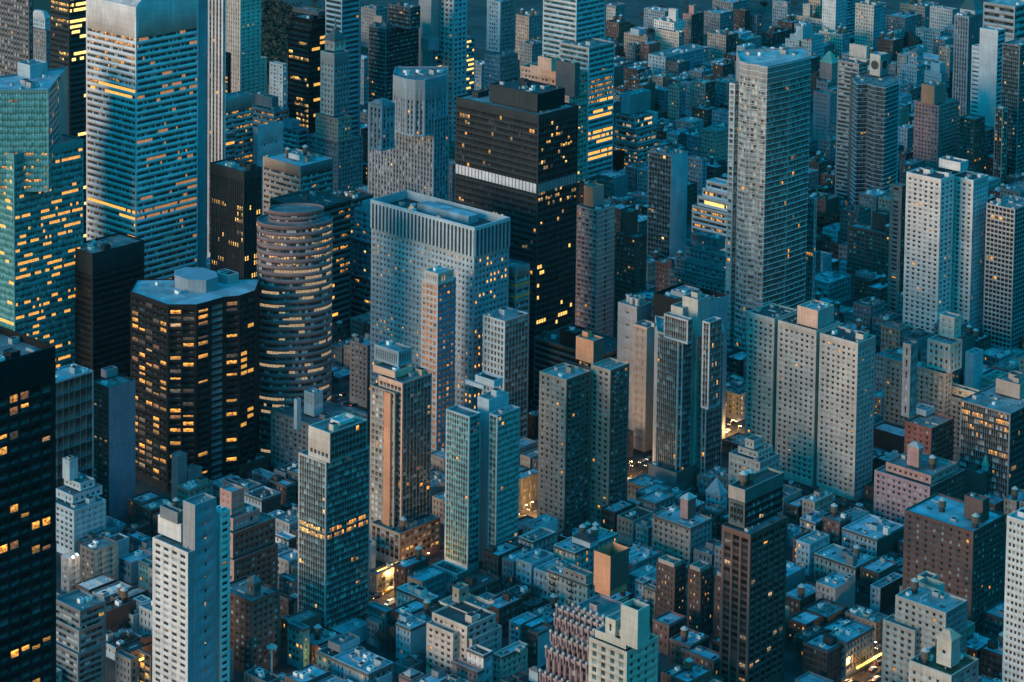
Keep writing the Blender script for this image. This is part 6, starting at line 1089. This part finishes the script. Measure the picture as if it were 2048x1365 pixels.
for a in ((800, 1172, 'amber street lamp right of the shop with the bright yellow sign', 2500), (776, 1178, 'amber street lamp in front of the shop with the bright yellow sign', 2600), (852, 1138, 'amber street lamp by the podium of the brown glass tower', 1200),
          (790, 1222, 'amber street lamp at the foot of the white corner walk-up', 1000), (1048, 1040, 'amber street lamp in the glowing gap left of the brown brick wings', 7000), (1060, 1034, 'second amber lamp in the glowing gap, nearer the brown brick wings', 7000),
          (1258, 952, 'large amber lamp low between brown brick wings and twin glass podium', 2500), (1462, 868, 'amber street lamp left of the long white slab', 5200), (1476, 880, 'second amber street lamp left of the long white slab, lower down', 5200), (1448, 892, 'amber street lamp beside the twin glass wings', 2600),
          (1722, 1330, 'amber street lamp by the lit shopfronts at lower right', 4200), (1744, 1318, 'second amber lamp by the lower right shopfronts, nearer the balconied house', 3600), (1690, 1352, 'amber street lamp at the bottom edge of the lower right avenue', 2400), (294, 1352, 'amber lamp before the glowing shopfront by the white apartment tower', 3200),
          (628, 1318, 'amber lamp at the corner right of the grey-green corner building', 2200), (632, 1346, 'lowest amber lamp right of the grey-green corner building', 900), (1692, 412, 'amber lamp at the small glowing shop below the balcony tower', 1800), (1624, 375, 'amber lamp right of the tall wavy glass tower', 500), (455, 945, 'amber lamp at the foot of the octagonal tower', 900), (545, 930, 'amber lamp near the foot of the oval tower', 600),
          (1090, 330, 'far amber lamp between black slab and banded tower', 900), (1262, 158, 'far amber lamp below the low teal arched house', 700), (1318, 152, 'far amber lamp below the long white palazzo house', 700)):
    lamp(*a)
lamp(1300, 1062, 'white-lit lamp by the six-storey grey-brown house', 1800, False, 5)
def glow_band(u, v, u1, z, hgt, label, mat, dep=.5):
    """a lit shop fascia or window band that faces the avenue (east)"""
    p = at_z(u, v, z); D = along(p, (0, 1, 0), u1); o = tag(ob('shop_sign', box_mesh('shop_sign', 0, dep, 0, D, 0, hgt, mat), None, (p[0], p[1], z)), label, 'sign')
    return p, D
gold = simple('gold_sign_glow', (1, .6, .1), .4, 0, 3.0, (1, .55, .09))
B(WB, 'building', 'low shop with a bright yellow sign band and lit windows on the avenue', [T(753, 1149, 738, 797, 10, wal('dgr', lit=0), Gl('dgr', gl='gb', bay=2.6, fl=4.2, w=.8, h=.62, lit=.75, lc='lit_gold', base=.4, top=2.4), roof='r_gry')], wp='all')
glow_band(754, 1147, 797, 8.0, 1.3, 'bright yellow sign band above the low shop on the avenue', gold)
glow_band(1713, 1338, 1762, 4.2, .9, 'amber lit shop fascia at the foot of the grey fire-escape walk-up', gold)
glow_band(278, 1322, 306, 16.5, .8, 'golden strip of light along the top of the glowing shopfront', gold)
# the white pole with a conical cap
p = at_z(543, 1352, 0); o = bpy.data.objects.new('vent_mast', None); COL.objects.link(o); o.location = (p[0], p[1], 0); tag(o, 'white pole with a mushroom cap in front of the dark brown block', 'mast')
ob('pole', lathe('pole', [(.5, 0), (.38, 14)], [MATS['whitepaint']], 10), o); ob('cap', lathe('cap', [(.4, 13.2), (2.6, 13.4), (2.6, 13.7), (.3, 15.2)], [MATS['cone']], 14), o)
# floodlights on the twin grey-brown slabs, the bright terraces
def flood(u, v, z, power, col=(1, .9, .75), name='flood_light'):
    p = at_z(u, v, z); l = bpy.data.lights.new(name, 'POINT'); l.energy = power*2.6; l.color = col; l.shadow_soft_size = .3; q = bpy.data.objects.new(name, l); COL.objects.link(q); q.location = p
    return q
fo = [o for o in bpy.data.objects if o.get('label', '').startswith('twin grey-brown slab')][0]
for k, (u, v) in enumerate(((146, 1112), (154, 1107))):
    q = flood(u, v, 30.5, 2600); o = bpy.data.objects.new('flood_lamp', None); COL.objects.link(o); o.location = (q.location[0], q.location[1], 23); tag(o, ('first' if k else 'second')+' white floodlight on the twin grey-brown slab roof', 'floodlight')
    ob('pole', lathe('pole', [(.09, 0), (.07, 6.6)], [MATS['darkm']], 8), o); ob('lamp_head', box_mesh('lamp_head', -.5, .5, -.12, .12, 6.6, 7.1, whead), o)
for (u, v, z, pw, c) in ((1400-500, 1236, 36, 260, (1, .55, .2)), (1005-20, 1232, 36, 120, (1, .55, .2)), (1900, 782, 46, 900, (1, .62, .3)), (1930, 788, 46, 900, (1, .62, .3))): flood(u, v, z, pw, c)
# steam from the cooling towers
# ------------------------------------------------------------------ row houses filling the blocks between the named buildings
bpy.context.view_layer.update(); dg_ = bpy.context.evaluated_depsgraph_get()
def seen(x, y, z):
    d = Vector((x, y, z))-Vector((0, 0, H)); dist = d.length; d.normalize()
    ok, loc, _n, _i, o_, _m = sc.ray_cast(dg_, Vector((0, 0, H)), d, distance=dist-.6); return not ok
SHORT = {}
import re as _re
for o in list(bpy.data.objects):
    if o.parent is None and o.get('category') in ('tower', 'building', 'skyscraper') and o.get('group') is None:
        s = _re.split(r' (?:with|behind|in front|beside|under|between|left|right|at|and|of|on|below|above|in|almost|cut|seen|without|stepping|crowned|whose|that|then|joined|hung|carrying|before|wrapped|topped|edged|glowing|touching|squeezed|rising|tucked|peeping|outlined|ringed|against|just|by|directly|across|capped|next|dotted|standing) ', o['label'])[0].rstrip(',')
        z = max((c.bound_box[6][2]+c.location.z for c in o.children if c.type == 'MESH' and c.name.startswith(('facade', 'roof'))), default=10)
        SHORT.setdefault(s, []).append((*proj(o.location.x-8, o.location.y+8, z*.7), *proj(o.location.x-8, o.location.y+8, 0), z))
LAND = [(k, *v_[0]) for k, v_ in SHORT.items() if len(v_) == 1 and 3 <= len(k.split()) <= 7]
CW = dict(dbr='dark brown', brn='brown brick', slt='slate grey', tan='tan brick', lbl='pale blue', red='red brick', gry='grey', dgr='charcoal')
RW = dict(r_blu='teal', r_gry='grey', r_dk='black', r_mid='light grey')
used_labels = {o.get('label') for o in bpy.data.objects if o.get('label')}
fr_ = random.Random(21); nfill = 0
occ = list(ALLF)
def clash(x0, x1, y0, y1): return any(x0 < b+.4 and a-.4 < x1 and y0 < d+.4 and c-.4 < y1 for a, b, c, d, _z in occ)
blocks = sorted(((i, j) for i in range(len(AV)-1) for j in range(len(SY)-1)), key=lambda b: -proj((AV[b[0]]+AV[b[0]+1])/2, SY[b[1]]+40, 0)[1])
for i, j in blocks:
    for _o in (0,):
        X0, X1, Y0, Y1 = AV[i]+15, AV[i+1]-15, SY[j]+8.5, SY[j+1]-8.5
        if AV[i] < -1595 and 1390 < SY[j] < 1790: continue
        far = SY[j] > 1230 or AV[i] < -1100
        for (ya, yb) in ((Y0, Y0+17), (Y1-17, Y1), (Y0+22, Y0+38)):
            x = X0
            while x < X1-6 and nfill < 380:
                wd = fr_.uniform(7, 13) if not far else fr_.uniform(9, 18); hh = fr_.choice((11, 12.5, 13, 14, 15, 16.5)) if not far else fr_.choice((13, 15, 18, 20, 24, 30))
                if ya == Y0+22: hh = fr_.choice((5, 6.5, 8)); wd = fr_.uniform(8, 15)
                x1 = min(x+wd, X1); cx_, cy_ = (x+x1)/2, (ya+yb)/2; u, v = proj(cx_, cy_, hh)
                if not (-30 < u < 2080 and -15 < v < 1390): x = x1+.5; continue
                if clash(x, x1, ya, yb):
                    x += 1.5; continue
                if not (seen(cx_, cy_, hh+.5) or seen(x1, ya, hh+.3) or seen(x, ya, hh+.3) or seen(x1, yb, hh+.3)): x = x1+.3; continue
                wc = fr_.choice(('dbr', 'dbr', 'brn', 'slt', 'slt', 'tan', 'lbl', 'gry', 'dgr')); rc = fr_.choice(('r_blu', 'r_blu', 'r_blu', 'r_gry', 'r_dk', 'r_mid'))
                kind = 'yard house' if hh < 9 else ('row house' if not far or hh < 16 else 'apartment house')
                cand = sorted(LAND, key=lambda q: min(math.hypot(q[1]-u, (q[2]-v)*1.0), math.hypot(q[3]-u, (q[4]-v))))[:9]
                lab = None
                for q in cand:
                    du, dv = u-q[3], v-q[4]
                    rel = ('right of' if du > 0 else 'left of') if abs(du) > abs(dv)*1.2 else ('in front of' if dv > 0 else 'behind')
                    l_ = f"{'low' if hh < 14 else 'plain'} {CW[wc]} {kind} with a {RW[rc]} roof {rel} the {q[0]}"
                    if l_ not in used_labels and len(l_.split()) <= 16: lab = l_; break
                if not lab: x += 3; continue
                used_labels.add(lab); nfill += 1; occ.append((x, x1, ya, yb, hh))
                # give B a near corner in pixels: it works back to the same metres
                pu, pv = proj(x1, ya, hh); uL = proj(x, ya, hh)[0]; uR = proj(x1, yb, hh)[0]
                ss = wal(wc, lit=.05, w=.36); B('row_house' if hh < 17 else 'apartment_house', 'building', lab, [T(pu, pv, uL, uR, hh, ss, wal(wc, lit=.02, w=.2, bay=4.5) if fr_.random() < .6 else Bk(wc), roof=rc, jk=2.6, par=.8)])
                x = x1+(.15 if fr_.random() < .8 else 2.5)
print('fill', nfill)

# parked cars and yard trees in what is left of the streets and yards
cars_ = [o for o in bpy.data.objects if o.name.startswith('parked_car') and o.parent is None][:4]
def copy_tree(o):
    c = o.copy(); COL.objects.link(c)
    for ch in o.children: d = ch.copy(); COL.objects.link(d); d.parent = c
    return c
ncar = 0
for ax in (-848, -621, -1045, -1232):
    for side in (-8.6, 8.6, -3.2, 3.2):
        y = 640.0
        while y < 1500 and ncar < 70:
            y += fr_.uniform(5.6, 8) if abs(side) > 5 else fr_.uniform(12, 40)
            u, v = proj(ax+side, y, 1)
            if not (0 < u < 2048 and 0 < v < 1365) or not seen(ax+side, y, 1.7): continue
            c = copy_tree(fr_.choice(cars_)); c.location = (ax+side, y, .01); c.rotation_euler[2] = -math.pi/2 if side < 0 else math.pi/2
            c['label'] = 'car standing at the kerb of the avenue' if abs(side) > 5 else 'car driving along the middle of the avenue'; c['group'] = 'cars at the kerb' if abs(side) > 5 else 'cars driving on the avenue'; ncar += 1
ntr = 0
for i, j in blocks:
    if ntr > 60: break
    for k in range(5):
        x, y = fr_.uniform(AV[i]+18, AV[i+1]-18), SY[j]+40+fr_.uniform(-8, 8)
        if fr_.random() < .35: y = SY[j]+fr_.choice((4.2, -4.2))+0
        u, v = proj(x, y, 5)
        if not (0 < u < 2048 and 0 < v < 1380) or clash(x-1.5, x+1.5, y-1.5, y+1.5) or not seen(x, y, 8): continue
        tree(*proj(x, y, 0), fr_.uniform(.75, 1.2), 0, 'bare tree in a yard or side street between low houses', 'yard and side street trees'); ntr += 1
print('cars', ncar, 'trees', ntr)
# ------------------------------------------------------------------ light and air
HAZE = .000006
SUN_EL, SUN_DIR = 4.0, (-.2, -.98)
SKY_LOW, SKY_TOP = .36, 6.6   # the dusk sky is darker towards the horizon, deep and bright overhead
w = bpy.data.worlds.new('World'); sc.world = w; w.use_nodes = True; nt = w.node_tree; N = nt.nodes; L = nt.links
bg = N['Background']; sky = N.new('ShaderNodeTexSky'); sky.sky_type = 'NISHITA'; sky.sun_disc = False
sky.sun_elevation = R_(4); sky.sun_rotation = math.atan2(SUN_DIR[0], SUN_DIR[1]); sky.air_density = 1.0; sky.dust_density = .6; sky.ozone_density = 3.0
mx = N.new('ShaderNodeMix'); mx.data_type = 'RGBA'; mx.blend_type = 'MULTIPLY'; mx.inputs['Factor'].default_value = 1; mx.inputs['B'].default_value = (.03, 1.04, .95, 1)
L.new(sky.outputs['Color'], mx.inputs['A'])
tcw = N.new('ShaderNodeTexCoord'); sx = N.new('ShaderNodeSeparateXYZ'); L.new(tcw.outputs['Generated'], sx.inputs[0])
mr = N.new('ShaderNodeMapRange'); mr.inputs['To Min'].default_value = SKY_LOW; mr.inputs['To Max'].default_value = SKY_TOP; L.new(sx.outputs['Z'], mr.inputs['Value'])
vm = N.new('ShaderNodeVectorMath'); vm.operation = 'SCALE'; L.new(mx.outputs['Result'], vm.inputs[0]); L.new(mr.outputs['Result'], vm.inputs['Scale'])
L.new(vm.outputs[0], bg.inputs['Color']); bg.inputs['Strength'].default_value = .15
sl = bpy.data.lights.new('sun', 'SUN'); so = bpy.data.objects.new('sun', sl); COL.objects.link(so)
sl.energy = 3.0; sl.color = (1, .6, .43); sl.angle = R_(30)
el = R_(SUN_EL); dv = Vector((SUN_DIR[0]*math.cos(el), SUN_DIR[1]*math.cos(el), math.sin(el)))
so.rotation_euler = dv.to_track_quat('Z', 'Y').to_euler()
vs = sc.view_settings; vs.view_transform = 'Standard'; vs.look = 'None'; vs.exposure = 0.58; vs.gamma = 1
sc.render.engine = 'CYCLES'; cy = sc.cycles
cy.use_denoising = True; cy.denoiser = 'OPENIMAGEDENOISE'; cy.max_bounces = 4; cy.diffuse_bounces = 1; cy.glossy_bounces = 2; cy.transmission_bounces = 2; cy.volume_bounces = 0
cy.sample_clamp_indirect = 3; cy.use_adaptive_sampling = False
cy.caustics_reflective = False; cy.caustics_refractive = False
# the air: one even, closed box of thin blue haze round the camera and the city
hm = bpy.data.materials.new('evening_haze'); hm.use_nodes = True; hn = hm.node_tree; hn.nodes.clear()
ho = hn.nodes.new('ShaderNodeOutputMaterial'); hv = hn.nodes.new('ShaderNodeVolumePrincipled'); hv.inputs['Color'].default_value = (.3, .82, .95, 1); hv.inputs['Density'].default_value = HAZE; hv.inputs['Anisotropy'].default_value = 0.0
hn.links.new(hv.outputs[0], ho.inputs['Volume'])
tag(ob('haze', box_mesh('haze', -4200, 1200, -400, 4600, -1, 560, hm)), 'thin blue evening haze', 'haze', kind='stuff')
